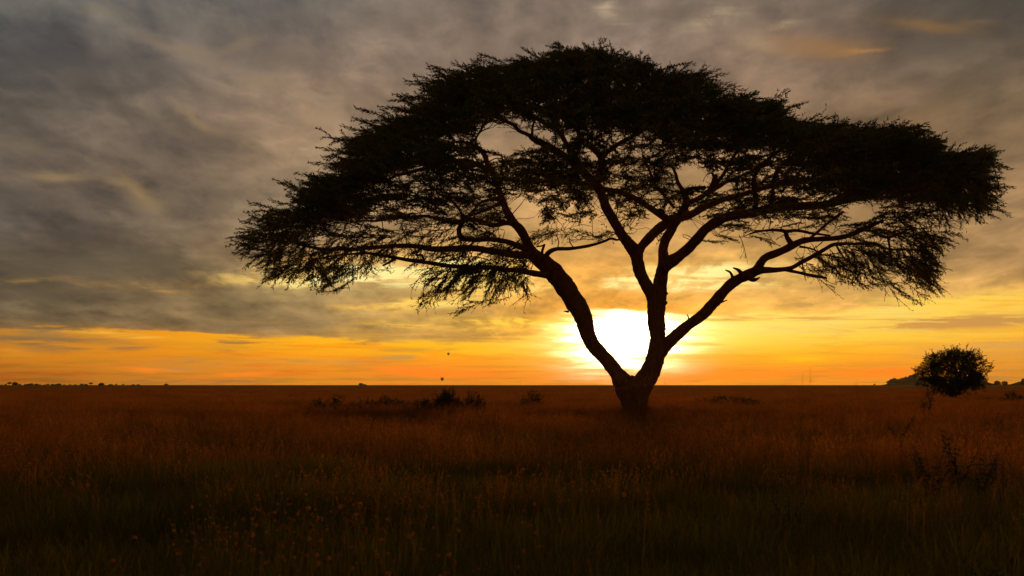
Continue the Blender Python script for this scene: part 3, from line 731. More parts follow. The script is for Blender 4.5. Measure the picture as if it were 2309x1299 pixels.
def acacia():
    rg = np.random.default_rng(5)
    base = P(1431, 948); base[2] = 0
    tree = empty('acacia_tree', base, 'great flat-topped umbrella acacia with forked trunk, dark against the low sun', 'tree')
    sk = []
    def wood(mb, rows, step, k, bump, seed):
        c = catmull(rows, step)
        tube(mb, c[:, :3], c[:, 3], k, bump, True, seed=seed)
        sk.append(c)
    mb = MB(); rows = widths(TRUNK, 0, 0); wood(mb, rows, .10, 22, .05, 1)
    for a in (-2.7, -1.9, -.5, .4, 1.5, 2.5):      # root flare
        e = np.array((math.cos(a), math.sin(a) * .8, 0))
        b0 = base + (0, 0, .75)
        tube(mb, catmull([np.r_[b0 + e * .25, .26], np.r_[base + e * .55 + (0, 0, .15), .15], np.r_[base + e * .9 + (0, 0, -.08), .06]], .1)[:, :3],
             catmull([np.r_[b0 + e * .25, .26], np.r_[base + e * .55 + (0, 0, .15), .15], np.r_[base + e * .9 + (0, 0, -.08), .06]], .1)[:, 3], 10, .06, seed=9)
    mb.build('trunk', M['bark'], tree)
    for i, (t, a, b) in enumerate(LIMBS):
        mb = MB(); wood(mb, widths(t, a, b), .10, 18, .075, 20 + i)
        mb.build('limb', M['bark'], tree)
    for i, (t, a, b) in enumerate(DEAD):
        mb = MB(); wood(mb, widths(t, a, b), .08, 10, .09, 60 + i)
        o = mb.build('dead_branch', M['bark'], tree); o['label'] = 'bare dead branch reaching right across the fork gap'
    mbw = MB()
    for i, (t, a, b) in enumerate(BOUGHS): wood(mbw, widths(t, a, b), .12, 9, .08, 100 + i)
    for i, (t, a, b) in enumerate(STUBS):
        c = catmull(widths(t, a, b), .06); tube(mbw, c[:, :3], c[:, 3], 8, .10, seed=200 + i)
    S = np.vstack(sk)
    S = S[S[:, 2] > 6.0]

    # crown: leafy sprays filling an umbrella that is round in plan
    xc = (1400 - CX) * D / F; rx_l = (1400 - 530) * D / F; rx_r = (2275 - 1400) * D / F; rdy = 13.5
    ox = np.array([(p - CX) * D / F for p, q in OUT]); oz = np.array([CAMH + (HY - q) * D / F for p, q in OUT])
    def ztop(x, dy):
        u = (x - xc); rx = np.where(u < 0, rx_l, rx_r)
        r = np.sqrt((u / rx) ** 2 + (dy / rdy) ** 2)
        cs = np.where(r > 1e-6, (u / rx) / np.maximum(r, 1e-6), 0)
        zl = np.interp(xc - r * rx_l, ox, oz, left=-9); zr = np.interp(xc + r * rx_r, ox, oz, right=-9)
        w = (1 + cs) / 2
        return np.where(r > 1, -9, zl * (1 - w) + zr * w)
    G = np.array([[int(ch) for ch in row] for row in GRID.split()], float)
    LOW = [(520, 560), (590, 602), (605, 628), (640, 606), (690, 645), (760, 640), (800, 602), (850, 588), (935, 588), (955, 680), (1000, 668), (1100, 662), (1170, 662), (1195, 640), (1205, 510), (1300, 508), (1365, 500), (1372, 590), (1440, 600), (1480, 590), (1500, 512), (1560, 512), (1680, 500), (1700, 538), (1790, 532), (1800, 622), (1880, 642), (2000, 620), (2060, 652), (2105, 652), (2128, 600), (2132, 520), (2140, 472), (2200, 482), (2240, 490), (2275, 450)]
    lx, ly = [q[0] for q in LOW], [q[1] for q in LOW]
    HOLES = [[(1066, 332), (1082, 302), (1104, 272), (1150, 288), (1168, 300), (1192, 320), (1165, 336), (1120, 342), (1085, 338)],
             [(1520, 378), (1560, 366), (1592, 376), (1604, 408), (1570, 424), (1534, 412)], [(1460, 440), (1478, 425), (1490, 448), (1476, 462)],
             [(1140, 455), (1180, 440), (1215, 470), (1230, 510), (1180, 520)], [(1208, 285), (1232, 292), (1255, 312), (1245, 328), (1220, 315), (1205, 300)],
             [(830, 500), (890, 498), (900, 512), (850, 522)], [(880, 398), (940, 392), (945, 402), (890, 410)], [(1380, 300), (1420, 318), (1390, 335)],
             [(1900, 470), (1945, 448), (1990, 452), (1960, 490), (1920, 510)], [(1740, 535), (1800, 526), (1830, 536), (1790, 545)], [(1270, 300), (1290, 300), (1292, 320), (1278, 322)]]
    def inside(px, py):
        for poly in HOLES:
            c = False
            for (x0, y0), (x1, y1) in zip(poly, poly[1:] + poly[:1]):
                if (y0 > py) != (y1 > py) and px < (x1 - x0) * (py - y0) / (y1 - y0) + x0: c = not c
            if c: return True
        return False
    def shown(p): return CX + p[0] * F / p[1], HY - (p[2] - CAMH) * F / p[1]
    cp = rg.uniform(0, 6.28, 9)
    def clump(p):
        x, y, z = p
        return (math.sin(1.5 * x + cp[0] + .8 * math.sin(.7 * y)) + math.sin(1.3 * y + cp[1]) + 1.6 * math.sin(4.4 * z + .5 * x + cp[2]) + math.sin(2.6 * x - 1.9 * y + cp[3])) / 4.6
    pos = []; dirs = []; lowrow = []; sc = []
    cov = np.minimum(G / 10, .975); cov[G == 9] = .985
    AREA = .080        # m2 shown by one spray
    for r in range(G.shape[0]):
        for c in range(G.shape[1]):
            if G[r, c] == 0: continue
            cell = 60 * 40 * (D / F) ** 2
            n = -math.log(1 - cov[r, c]) * cell / AREA
            n = int(n + rg.uniform())
            for _ in range(n):
                for _try in range(30):
                    px = 520 + 60 * (c + rg.uniform(-.12, 1.12)); py = 90 + 40 * (r + rg.uniform(-.15, 1.15))
                    lim = np.interp(px, [q[0] for q in OUT], [q[1] for q in OUT])
                    if py < lim + rg.uniform(6, 22): continue
                    cand = rg.uniform(-12, 12, 14)
                    Y = D + cand; X = (px - CX) * Y / F; Z = CAMH + (HY - py) * Y / F
                    dz = ztop(X, cand) - Z
                    low = r >= 10
                    wgt = np.where(dz > -.15, np.exp(-np.maximum(dz, 0) / 2.2) + .06, 0)
                    if low: wgt = np.where(dz > -.15, np.exp(-(cand / 5.5) ** 2), 0) + 1e-9 * (np.abs(cand) < 2)
                    if wgt.sum() <= 0:
                        cand = np.array([rg.uniform(-1.5, 1.0)]); wgt = np.array([1.0])
                    i = rg.choice(len(cand), p=wgt / wgt.sum())
                    p = P(px, py, cand[i])
                    u = np.array((p[0] - xc, (p[1] - D) * 1.1, 0)); u /= np.linalg.norm(u) + 1e-6
                    edge = (px > 2090 and py > 400) or r >= 11 or (px < 720 and py > 520)
                    zz = rg.normal(-.5, .3) if edge else rg.normal(.05, .11)
                    dd = u * rg.uniform(.6, 1.2) + rg.normal(0, .34, 3) * (1, 1, .3) + (0, 0, zz)
                    dd /= np.linalg.norm(dd); L = rg.uniform(.75, 1.55)
                    if G[r, c] < 9 and rg.uniform() > .45 + 1.0 * (clump(p) + .40): continue
                    bad = False
                    mg = rg.normal(16, 15); mo = 4 + rg.normal(0, 9)
                    for f_ in (-.45, 0, .3, .6):
                        qx, qy = shown(p + dd * L * f_)
                        if qy > np.interp(qx + rg.normal(0, 14), lx, ly) + mg or (f_ <= .3 and qy < np.interp(qx, [q[0] for q in OUT], [q[1] for q in OUT]) + mo) or qx > 2248 + rg.normal(0, 20) or inside(qx, qy): bad = True; break
                    if bad: continue
                    pos.append(p); dirs.append(dd); lowrow.append(r >= 10); sc.append(L)
                    break
    for x0, x1, y0, y1, e0, e1, n_, ax, az in ((1000, 1110, 600, 612, -4, -1.5, 46, -.75, -.62), (1100, 1190, 606, 618, -2.5, 0, 36, -.1, -.9), (1020, 1180, 585, 606, -4, 0, 40, -.5, -.15),
                                              (620, 700, 540, 566, -1, 3, 34, -.6, -.75), (690, 800, 566, 596, -5, 2, 44, -.35, -.85), (2030, 2090, 545, 590, -3, .5, 40, .35, -.95), (1860, 2010, 560, 590, -3.5, -1, 40, .45, -.7), (2000, 2100, 480, 540, -1, 2, 30, .8, -.35)):
        for _ in range(int(n_ * .62)):
            p = P(rg.uniform(x0, x1), rg.uniform(y0, y1), rg.uniform(e0, e1)); dd = np.array((ax, 0, az)) + rg.normal(0, .36, 3); dd /= np.linalg.norm(dd); L = rg.uniform(.75, 1.45)
            pos.append(p + dd * L * .45); dirs.append(dd); lowrow.append(True); sc.append(L)
    pos = np.array(pos); lowrow = np.array(lowrow); dirs = np.array(dirs); dirs /= np.linalg.norm(dirs, axis=1)[:, None]
    sc = np.array(sc)
    base_p = pos - dirs * sc[:, None] * .45
    temps = [spray_template(rg, side=rg.integers(4, 7), leaves=46, leaf=(.105, .026), droop=.10, flat=.16, wig=.065, swept=True) for _ in range(9)]
    bare = [spray_template(rg, side=rg.integers(3, 6), leaves=14, leaf=(.085, .022), droop=.25, flat=.35, stem=.013, wig=.08, swept=True) for _ in range(4)]
    whip = [spray_template(rg, side=rg.integers(0, 3), leaves=52, leaf=(.11, .027), droop=.22, flat=.2, stem=.012, wig=.055, swept=True) for _ in range(5)]
    mb = MB()
    thin = rg.random(len(pos)) < np.where(lowrow, .42, .08)
    place(mb, temps, base_p[~thin], dirs[~thin], sc[~thin], rg, .35)
    place(mb, bare, base_p[thin], dirs[thin], sc[thin] * 1.1, rg, .6)
    # long whips standing out of the outline and hanging from the low rim
    wp, wd = [], []
    for (a0, b0), (a1, b1) in zip(OUT[:-1], OUT[1:]):
        for _ in range(max(1, int(math.hypot(a1 - a0, b1 - b0) / (9 if a0 < 1000 else 12)))):
            t = rg.uniform(); px = max(a0 + (a1 - a0) * t, 612); px = min(px, 2205); py = b0 + (b1 - b0) * t + rg.uniform(10, 45); e = rg.uniform(-2.5, 2)
            p = P(px, py, e); u = np.array((p[0] - xc, (p[1] - D), 0)); u /= np.linalg.norm(u) + .3
            wp.append(p); wd.append(u * rg.uniform(.8, 1.2) + rg.normal(0, .17, 3) + (0, 0, rg.normal(.14, .17)))
    for _ in range(80):
        p = P(rg.uniform(2085, 2185), rg.uniform(365, 455), rg.uniform(-3, 3)); wp.append(p); wd.append(np.array((rg.uniform(.1, .9), rg.normal(0, .5), rg.uniform(-1.0, .1))))
    wp = np.array(wp); wd = np.array(wd)
    place(mb, whip, wp, wd, rg.uniform(.9, 1.7, len(wp)), rg, .5)
    mb.build('crown', M['leaf'], tree, smooth=False)
    # groups of sprays get a branch each, then every spray a branchlet
    key = np.floor(base_p / (1.15, 1.5, .8)).astype(int)
    _, inv = np.unique(key, axis=0, return_inverse=True); inv = inv.ravel()
    cent = np.array([base_p[inv == i].mean(0) for i in range(inv.max() + 1)]) - (0, 0, .12)
    lines, allp, allr = grow(S[:, :3], S[:, 3], cent, rg, .02, .075, .016, .012, root=P(1440, 700))
    for c, r in lines: tube(mbw, c, r, 5, cap=False)
    sub = rg.random(len(base_p)) < .45
    for b, i in zip(base_p[sub], inv[sub]):
        a = cent[i]; m = (a + b) / 2 + rg.normal(0, .08, 3)
        s = np.linspace(0, 1, 4)[:, None]
        tube(mbw, (1 - s) ** 2 * a + 2 * s * (1 - s) * m + s * s * b, np.linspace(.016, .009, 4), 3, cap=False)
    mbw.build('branchwork', M['bark'], tree)
    open('/tmp/info.txt', 'w').write('%d %d' % (len(pos), len(cent)))
acacia()

# ------------------------------------------------------------------ bushes
BT_RG = np.random.default_rng(77)
BUSH_T = [spray_template(BT_RG, side=4, leaves=22, leaf=(.13, .06), flat=.6, droop=.05, stem=.012) for _ in range(6)]
SMALL_T = [spray_template(BT_RG, side=3, leaves=10, leaf=(.16, .08), flat=.6, droop=.05, stem=.014) for _ in range(4)]

def bush(name, px, dist, w, h, label, cat='bush', seed=0, n=160, size=(.5, .9), stems=6, bottom=.15, group=None, wood='wood', leaf='bushleaf', shape=1.0, lean=0, temps=None, flat_top=0.0, trunk_h=None, parts=('stem', 'foliage')):
    """shrub or small tree: woody stems that reach a ragged leafy crown"""
    rg = np.random.default_rng(seed)
    base = np.array(((px - CX) * dist / F, dist, 0.0))
    e = empty(name, base, label, cat, group)
    zc0, zc1 = bottom * h, h
    pts = []
    while len(pts) < n:
        u = rg.normal(0, 1, 3); u /= np.linalg.norm(u)
        rad = rg.uniform(.35, 1) ** .5 * (1 + .12 * math.sin(3 * math.atan2(u[1], u[0]) + seed) + .10 * math.sin(5 * u[2] + 2 * u[0] * 3 + seed))
        q = u * rad
        z = (zc0 + zc1) / 2 + q[2] * (zc1 - zc0) / 2
        if flat_top and q[2] > 0: z = (zc0 + zc1) / 2 + (q[2] ** (1 - flat_top)) * (zc1 - zc0) / 2 * .8
        pts.append(base + (q[0] * w / 2 + lean * z / h, q[1] * w / 2, max(z, .08)))
    pts = np.array(pts)
    cen = base + (lean * .5, 0, (zc0 + zc1) / 2 * .6)
    dr = pts - cen; dr /= np.linalg.norm(dr, axis=1)[:, None]
    dr = dr + rg.normal(0, .45, dr.shape) + (0, 0, .15)
    dr /= np.linalg.norm(dr, axis=1)[:, None]
    sc = rg.uniform(size[0], size[1], n)
    sc = sc * np.where(rg.random(n) < .12, 1.45, 1.0)
    bp = pts - dr * sc[:, None] * .7
    bp[:, 2] = np.maximum(bp[:, 2], .05)
    mb = MB(); place(mb, temps or BUSH_T, bp, dr, sc, rg, .8)
    f = mb.build(parts[1], M[leaf], e, smooth=False)
    mw = MB(); nodes = []
    th = trunk_h if trunk_h is not None else .35 * h
    for i in range(stems):
        a = 2 * math.pi * i / stems + rg.uniform(-.4, .4)
        sp = (w * .16 if stems > 1 else 0) * rg.uniform(.5, 1.3)
        c = catmull([np.r_[base + (0, 0, -.05) + rg.normal(0, .05, 3) * (1, 1, 0), .022 * h + .01],
                     np.r_[base + (math.cos(a) * sp * .4, math.sin(a) * sp * .4, th * .5), .017 * h + .01],
                     np.r_[base + (math.cos(a) * sp + lean * .3, math.sin(a) * sp, th), .012 * h + .008],
                     np.r_[base + (math.cos(a) * sp * 1.7 + lean * .6, math.sin(a) * sp * 1.7, min(th * 1.8, .8 * h)), .007 * h + .006]], .12 * max(h, 1) / 2)
        tube(mw, c[:, :3], c[:, 3], 7, .06, seed=seed + i); nodes.append(c)
    Nn = np.vstack(nodes)
    sel = rg.random(n) < min(1, 420 / n)
    lines, _, _ = grow(Nn[:, :3], Nn[:, 3], bp[sel], rg, .05, .03 * max(1, h / 2), .007, .010, root=base)
    for c, r in lines: tube(mw, c, r, 4, cap=False)
    mw.build(parts[0], M[wood], e)
    return e

bush('acacia_bush', 2149, 92, 6.0, 4.95, 'round dark thorn tree standing alone at the right, small on the open plain', 'tree', 1, 900, (.5, 1.05), 5, .13, parts=('trunk', 'crown'))
bush('thorn_shrub', 1004, 42.0, 1.15, 1.32, 'tallest shrub of the thicket left of the acacia, with a twiggy peak breaking the horizon', 'shrub', 2, 130, (.25, .5), 6, .05)
bush('thorn_shrub', 1013, 42.4, .7, 1.52, 'thin twiggy shoots rising behind the tallest shrub', 'shrub', 21, 26, (.25, .45), 4, .45)
bush('thorn_shrub', 1062, 42.5, 1.5, 1.2, 'rounded dark shrub just right of the tallest shrub', 'shrub', 3, 110, (.25, .5), 6, .05)
bush('thorn_shrub', 951, 41.5, 1.5, 1.02, 'small dark shrub just left of the tallest shrub', 'shrub', 4, 120, (.25, .45), 5, .05)
bush('thorn_shrub', 884, 42.5, 1.5, 1.04, 'low dark shrub midway along the thicket left of the acacia', 'shrub', 5, 110, (.25, .5), 5, .05)
bush('thorn_shrub', 838, 43.0, 2.6, .95, 'broadest low green shrub of the thicket left of the acacia', 'shrub', 6, 150, (.25, .5), 8, .05)
bush('thorn_shrub', 781, 42.0, .8, 1.25, 'leaning bare stick shrub at the left part of the thicket', 'shrub', 7, 46, (.25, .45), 4, .15, lean=-.4)
bush('thorn_shrub', 724, 41.0, 1.3, 1.0, 'narrow dark shrub at the left end of the thicket', 'shrub', 8, 90, (.25, .45), 5, .05)
bush('thorn_shrub', 1198, 56, 1.5, 1.3, 'spreading thin shrub in the grass between the thicket and the acacia trunk', 'shrub', 9, 60, (.25, .5), 6, .2)
bush('thorn_shrub', 2285, 70, 1.9, 1.05, 'low dark shrub in the grass at the far right edge', 'shrub', 10, 90, (.3, .55), 5, .05)
bush('thorn_shrub', 1650, 58, 4.2, .92, 'low wide dark shrub in the grass right of the acacia trunk', 'shrub', 11, 130, (.25, .5), 8, .05)
bush('sapling', 2088, 36, .55, 1.45, 'thin wispy sapling in front of the round thorn tree', 'sapling', 12, 22, (.2, .4), 2, .35, temps=SMALL_T)

# ------------------------------------------------------------------ tall weeds in the foreground
def herb(px, dist, h, seed, label, spread=.3, n=34, leafs=.85):
    n = int(n * 3.2)
    rg = np.random.default_rng(seed)
    base = np.array(((px - CX) * dist / F, dist, 0.0))
    e = empty('tall_weed', base, label, 'weed', 'weeds standing in the foreground grass')
    ms, ml = MB(), MB()
    for i in range(4):
        a = rg.uniform(0, 6.28); hh = h * rg.uniform(.7, 1)
        c = catmull([np.r_[base + (0, 0, -.03), .008], np.r_[base + (math.cos(a) * spread * .3, math.sin(a) * spread * .3, hh * .5), .006], np.r_[base + (math.cos(a) * spread, math.sin(a) * spread, hh), .003]], .06)
        tube(ms, c[:, :3], c[:, 3], 5)
        for k in range(n // 4):
            t = rg.uniform(.3, 1); o = c[int(t * (len(c) - 1)), :3]
            b = rg.uniform(0, 6.28); L = rg.uniform(.07, .16) * (1.3 - t * .6) * leafs
            dr = np.array((math.cos(b), math.sin(b), rg.uniform(-.3, .6))); dr /= np.linalg.norm(dr)
            sd = np.cross(dr, (0, 0, 1)); sd /= np.linalg.norm(sd); up = np.cross(sd, dr)
            w = L * .22
            rowv = []
            for s_, ww in ((0, .1), (.3, 1), (.65, .75), (1, .05)):
                cc = o + dr * L * s_ - np.array((0, 0, 1)) * L * .35 * s_ * s_
                rowv += [cc - sd * w * ww + up * w * .2, cc, cc + sd * w * ww + up * w * .2]
            qs = []
            for r_ in range(3):
                for q_ in range(2): qs.append((r_ * 3 + q_, r_ * 3 + q_ + 1, r_ * 3 + q_ + 4, r_ * 3 + q_ + 3))
            ml.add(rowv, qs, c=np.full(3, rg.uniform(.7, 1.3)))
    ms.build('stalk', M['wood'], e); ml.build('foliage', M['herb'], e)
herb(2158, 12.5, 1.1, 31, 'tallest dark leafy weed in the right foreground, below the round thorn tree', .25, 56)
herb(2205, 11.5, .95, 32, 'dark leafy weed just right of the tallest weed', .25, 44)
herb(2105, 12.0, .92, 33, 'dark leafy weed just left of the tallest weed', .25, 44)
herb(2030, 22, .98, 34, 'small dark weed farther back in the grass, left of the round thorn tree', .3, 36)
herb(2240, 26, .96, 36, 'small dark weed farther back in the grass, right of the round thorn tree', .3, 36)
herb(1780, 9.5, .62, 37, 'low broad-leaved weed in the dark grass below the right limb', .2, 32)

herb(2262, 6.6, .62, 38, 'broad dark weed low at the right edge of the dark foreground', .3, 30)
herb(2010, 6.2, .50, 39, 'low leafy weed in the dark foreground, between the tallest weed and the bottom edge', .3, 26)
herb(842, 5.0, .46, 40, 'low green broad-leaved weed at the bottom edge among the brown flower heads', .25, 26, 2.0)

# ------------------------------------------------------------------ grass
def blade(mb, rg, base, h, w, lean, az, c0, c1, seg=4, curl=1.0):
    s = np.linspace(0, 1, seg + 1)
    dx = math.cos(az); dy = math.sin(az)
    off = lean * h * s ** 1.8 * curl
    p = np.stack([base[0] + dx * off, base[1] + dy * off, base[2] + h * s * (1 - .25 * lean * s)], 1)
    fa = az + math.pi / 2 + rg.normal(0, .5)
    sd = np.array((math.cos(fa), math.sin(fa), 0)); ww = w * .5 * np.clip(1.15 - s, .06, 1) * np.minimum(1, .6 + s * 2)
    v = np.concatenate([p - sd * ww[:, None], p + sd * ww[:, None]])
    n = seg + 1
    q = [(i, n + i, n + i + 1, i + 1) for i in range(seg)]
    c = c0 + (c1 - c0) * s[:, None] ** .8
    mb.add(v, q, c=np.concatenate([c, c]))
    return p

GREEN = np.array((.085, .088, .012)); OLIVE = np.array((.145, .100, .018)); RUST = np.array((.215, .085, .018)); STRAW = np.array((.30, .13, .030)); HEAD = np.array((.255, .096, .022))

def head(mb, rg, p, d, L, w, n, col):
    """seed head: small spikelets along the end of a stalk"""
    for k in range(n):
        o = p + d * L * (k / n - .5)
        e = rg.normal(0, 1, 3); e /= np.linalg.norm(e)
        dr = d * rg.uniform(.4, 1.0) + e * .8 - np.array((0, 0, .35)); dr /= np.linalg.norm(dr)
        sd = np.cross(dr, rg.normal(0, 1, 3)); sd /= np.linalg.norm(sd)
        l = w * rg.uniform(.8, 1.5)
        mb.add([o, o + dr * l * .5 + sd * w * .22, o + dr * l, o + dr * l * .5 - sd * w * .22], [(0, 1, 2, 3)], c=col * rg.uniform(.7, 1.25))

def tuft_green(seed, r=.22, n=46, h=(.28, .60)):
    rg = np.random.default_rng(seed); mb = MB()
    for _ in range(n):
        a = rg.uniform(0, 6.28); q = r * math.sqrt(rg.uniform())
        m = rg.uniform()
        blade(mb, rg, (q * math.cos(a), q * math.sin(a), -.02), rg.uniform(*h), rg.uniform(.004, .009), rg.uniform(.1, .9), rg.uniform(0, 6.28), GREEN * rg.uniform(.6, 1.1), GREEN * (1 - m) + OLIVE * m, 4)
    return mb
def tuft_red(seed, r=.25, n=17, h=(.35, .68)):
    rg = np.random.default_rng(seed); mb = MB()
    for _ in range(n):
        a = rg.uniform(0, 6.28); q = r * math.sqrt(rg.uniform()); m = rg.uniform()
        col = RUST * (1 - m) + STRAW * m
        p = blade(mb, rg, (q * math.cos(a), q * math.sin(a), -.02), rg.uniform(*h), .0045, rg.uniform(.05, .45), rg.uniform(0, 6.28), OLIVE, col, 5)
        d = p[-1] - p[-2]; d /= np.linalg.norm(d)
        head(mb, rg, p[-1], d, rg.uniform(.08, .17), .017, 9, HEAD * (.8 + .4 * m))
        if rg.uniform() < .6:
            d2 = d + rg.normal(0, .4, 3); d2 /= np.linalg.norm(d2)
            head(mb, rg, p[-2] + d2 * .05, d2, .07, .015, 5, HEAD * (.8 + .4 * m))
    for _ in range(16):
        a = rg.uniform(0, 6.28); q = r * math.sqrt(rg.uniform())
        blade(mb, rg, (q * math.cos(a), q * math.sin(a), -.02), rg.uniform(.25, .6), .006, rg.uniform(.2, .9), rg.uniform(0, 6.28), GREEN, RUST * .7 + OLIVE * .3, 4)
    return mb
def tuft_ball(seed, n=6, h=(.5, .85)):
    """stems that carry round fluffy brown flower heads"""
    rg = np.random.default_rng(seed); mb = MB()
    for _ in range(n):
        a = rg.uniform(0, 6.28); q = .25 * math.sqrt(rg.uniform())
        p = blade(mb, rg, (q * math.cos(a), q * math.sin(a), -.02), rg.uniform(*h), .004, rg.uniform(.05, .35), rg.uniform(0, 6.28), GREEN, OLIVE, 5)
        for c in (p[-1], p[-2] + rg.normal(0, .03, 3)):
            if rg.uniform() < .3: continue
            R_ = rg.uniform(.005, .016); col = np.array((.26, .11, .034)) * rg.uniform(.45, 1.25)
            for k in range(26):
                u = rg.normal(0, 1, 3); u /= np.linalg.norm(u)
                sd = np.cross(u, rg.normal(0, 1, 3)); sd /= np.linalg.norm(sd)
                mb.add([c, c + u * R_ * .7 + sd * R_ * .3, c + u * R_ * 1.2, c + u * R_ * .7 - sd * R_ * .3], [(0, 1, 2, 3)], c=col)
    for _ in range(14):
        a = rg.uniform(0, 6.28); q = .2 * math.sqrt(rg.uniform())
        blade(mb, rg, (q * math.cos(a), q * math.sin(a), -.02), rg.uniform(.2, .5), .009, rg.uniform(.3, 1), rg.uniform(0, 6.28), GREEN, OLIVE * .8, 4)
    return mb
def patch_far(seed, r=1.1, n=110):
    """a clump of grass seen from far off, stalks only as thick as they need be"""
    rg = np.random.default_rng(seed); mb = MB()
    for _ in range(n):
        a = rg.uniform(0, 6.28); q = r * math.sqrt(rg.uniform()); m = rg.uniform()
        p = blade(mb, rg, (q * math.cos(a), q * math.sin(a), -.02), rg.uniform(.22, .55), rg.uniform(.008, .018), rg.uniform(.1, .6), rg.uniform(0, 6.28), OLIVE * .8, (RUST * (1 - m) + STRAW * m) * .8, 3)
        if rg.uniform() < .5:
            d = p[-1] - p[-2]; d /= np.linalg.norm(d); head(mb, rg, p[-1], d, .15, .035, 4, HEAD)
    return mb

def scatter(name, protos, pts, rot, scl, label_kind='stuff'):
    """one object of grass: prototypes instanced on points"""
    col = bpy.data.collections.new(name + '_kinds')
    for i, pm in enumerate(protos):
        o = bpy.data.objects.new('%s_kind' % name, pm.mesh(name + '_kind', M['grass'], False)); col.objects.link(o)
    me = bpy.data.meshes.new(name)
    me.vertices.add(len(pts)); me.vertices.foreach_set('co', np.asarray(pts, np.float32).ravel())
    a = me.attributes.new('turn', 'FLOAT', 'POINT'); a.data.foreach_set('value', np.asarray(rot, np.float32))
    a = me.attributes.new('size', 'FLOAT_VECTOR', 'POINT'); a.data.foreach_set('vector', np.asarray(scl, np.float32).ravel())
    me.update()
    o = bpy.data.objects.new(name, me); COL.objects.link(o)
    me.materials.append(M['grass'])
    ng = bpy.data.node_groups.new(name + '_scatter', 'GeometryNodeTree')
    ng.interface.new_socket('Geometry', in_out='INPUT', socket_type='NodeSocketGeometry')
    ng.interface.new_socket('Geometry', in_out='OUTPUT', socket_type='NodeSocketGeometry')
    L = ng.links
    gi = ng.nodes.new('NodeGroupInput'); go = ng.nodes.new('NodeGroupOutput')
    ci = ng.nodes.new('GeometryNodeCollectionInfo'); ci.inputs[0].default_value = col
    ci.inputs['Separate Children'].default_value = True; ci.inputs['Reset Children'].default_value = True
    ip = ng.nodes.new('GeometryNodeInstanceOnPoints'); ip.inputs['Pick Instance'].default_value = True
    na = ng.nodes.new('GeometryNodeInputNamedAttribute'); na.data_type = 'FLOAT'; na.inputs[0].default_value = 'turn'
    nv = ng.nodes.new('GeometryNodeInputNamedAttribute'); nv.data_type = 'FLOAT_VECTOR'; nv.inputs[0].default_value = 'size'
    cx = ng.nodes.new('ShaderNodeCombineXYZ')
    L.new(na.outputs[0], cx.inputs[2])
    L.new(gi.outputs[0], ip.inputs['Points']); L.new(ci.outputs[0], ip.inputs['Instance'])
    L.new(cx.outputs[0], ip.inputs['Rotation']); L.new(nv.outputs[0], ip.inputs['Scale'])
    L.new(ip.outputs[0], go.inputs[0])
    md = o.modifiers.new('scatter', 'NODES'); md.node_group = ng
    return tag(o, kind='stuff')

def wedge(n, r0, r1, half=42, pw=1.0, rg=rng):
    r = np.sqrt(rg.uniform(r0 ** 2, r1 ** 2, n)) if pw == 1 else r0 + (r1 - r0) * rg.uniform(0, 1, n) ** pw
    a = np.radians(rg.uniform(-half, half, n))
    return np.stack([r * np.sin(a), r * np.cos(a), np.zeros(n)], 1)

def patchy(p, f, seed):
    ph = np.random.default_rng(seed).uniform(0, 6.28, 8)
    x, y = p[:, 0] * f, p[:, 1] * f
    return (np.sin(x + ph[0]) * np.sin(y * 1.3 + ph[1]) + .7 * np.sin(2.1 * x + .8 * y + ph[2]) + .5 * np.sin(3.7 * y - 1.9 * x + ph[3])) / 2.2

def field(name, protos, specs, zs=(.75, 1.25), label=None, seed=0, side=None, extra=None):
    rg = np.random.default_rng(seed); P_, R_, S_ = [], [], []
    for n, r0, r1, s, keep in specs:
        hf = 62 if r1 <= 18 else 48; p = wedge(int(n * hf / 42), r0, r1, half=hf, rg=rg)
        if keep is not None:
            f, th = keep; p = p[patchy(p, f, seed) + rg.normal(0, .25, len(p)) > th]
        if side is not None:
            t = p[:, 0] / p[:, 1]; p = p[(t > side[0]) & (t < side[1])]
        m = len(p); sc = rg.uniform(.75, 1.3, m) * s
        P_.append(p); R_.append(rg.uniform(0, 6.28, m))
        hz = rg.uniform(zs[0], zs[1], m) * (1 + .30 * patchy(p, .45, seed + 3) + .15 * patchy(p, 1.7, seed + 8))
        S_.append(np.stack([sc, sc, hz], 1))
    if extra is not None:
        m = len(extra); P_.append(extra); R_.append(rg.uniform(0, 6.28, m)); S_.append(np.stack([rg.uniform(.9, 1.3, m)] * 2 + [rg.uniform(.9, 1.5, m)], 1))
    o = scatter(name, protos, np.concatenate(P_), np.concatenate(R_), np.concatenate(S_))
    if label: o['label'] = label; o['category'] = 'grass'
    return o

field('green_grass', [tuft_green(100 + i) for i in range(6)], [(3200, 1.3, 7, .9, None), (9000, 6, 16, 1.1, None), (9000, 14, 36, 1.4, None)], zs=(.6, 1.0), seed=1, label='dim green grass low in the near foreground')
_rg = np.random.default_rng(91)
_tb = P(1431, 948); _tb[2] = 0
_around = np.concatenate([_tb + np.stack([_rg.normal(0, 2.6, 420), -.5 - np.abs(_rg.normal(0, 2.2, 420)), np.zeros(420)], 1),
                          np.stack([(_rg.uniform(690, 1120, 500) - CX) * 40 / F, _rg.uniform(36.5, 41.2, 500), np.zeros(500)], 1)])
field('red_grass', [tuft_red(120 + i) for i in range(7)], [(700, 9.5, 18, 1.0, (.5, .05)), (11000, 15, 48, 1.2, (.3, -.6)), (12000, 40, 75, 1.6, (.15, -.6))], seed=2, extra=_around, label='reddish dry seeding grass over the plain')
field('flower_stalks', [tuft_ball(140 + i) for i in range(4)], [(400, 4.6, 8.5, 1, (.9, .15)), (420, 7, 15, 1, (.6, .25))], seed=4, label='thin stems with fluffy brown flower heads in the near grass', side=(-.34, .10))
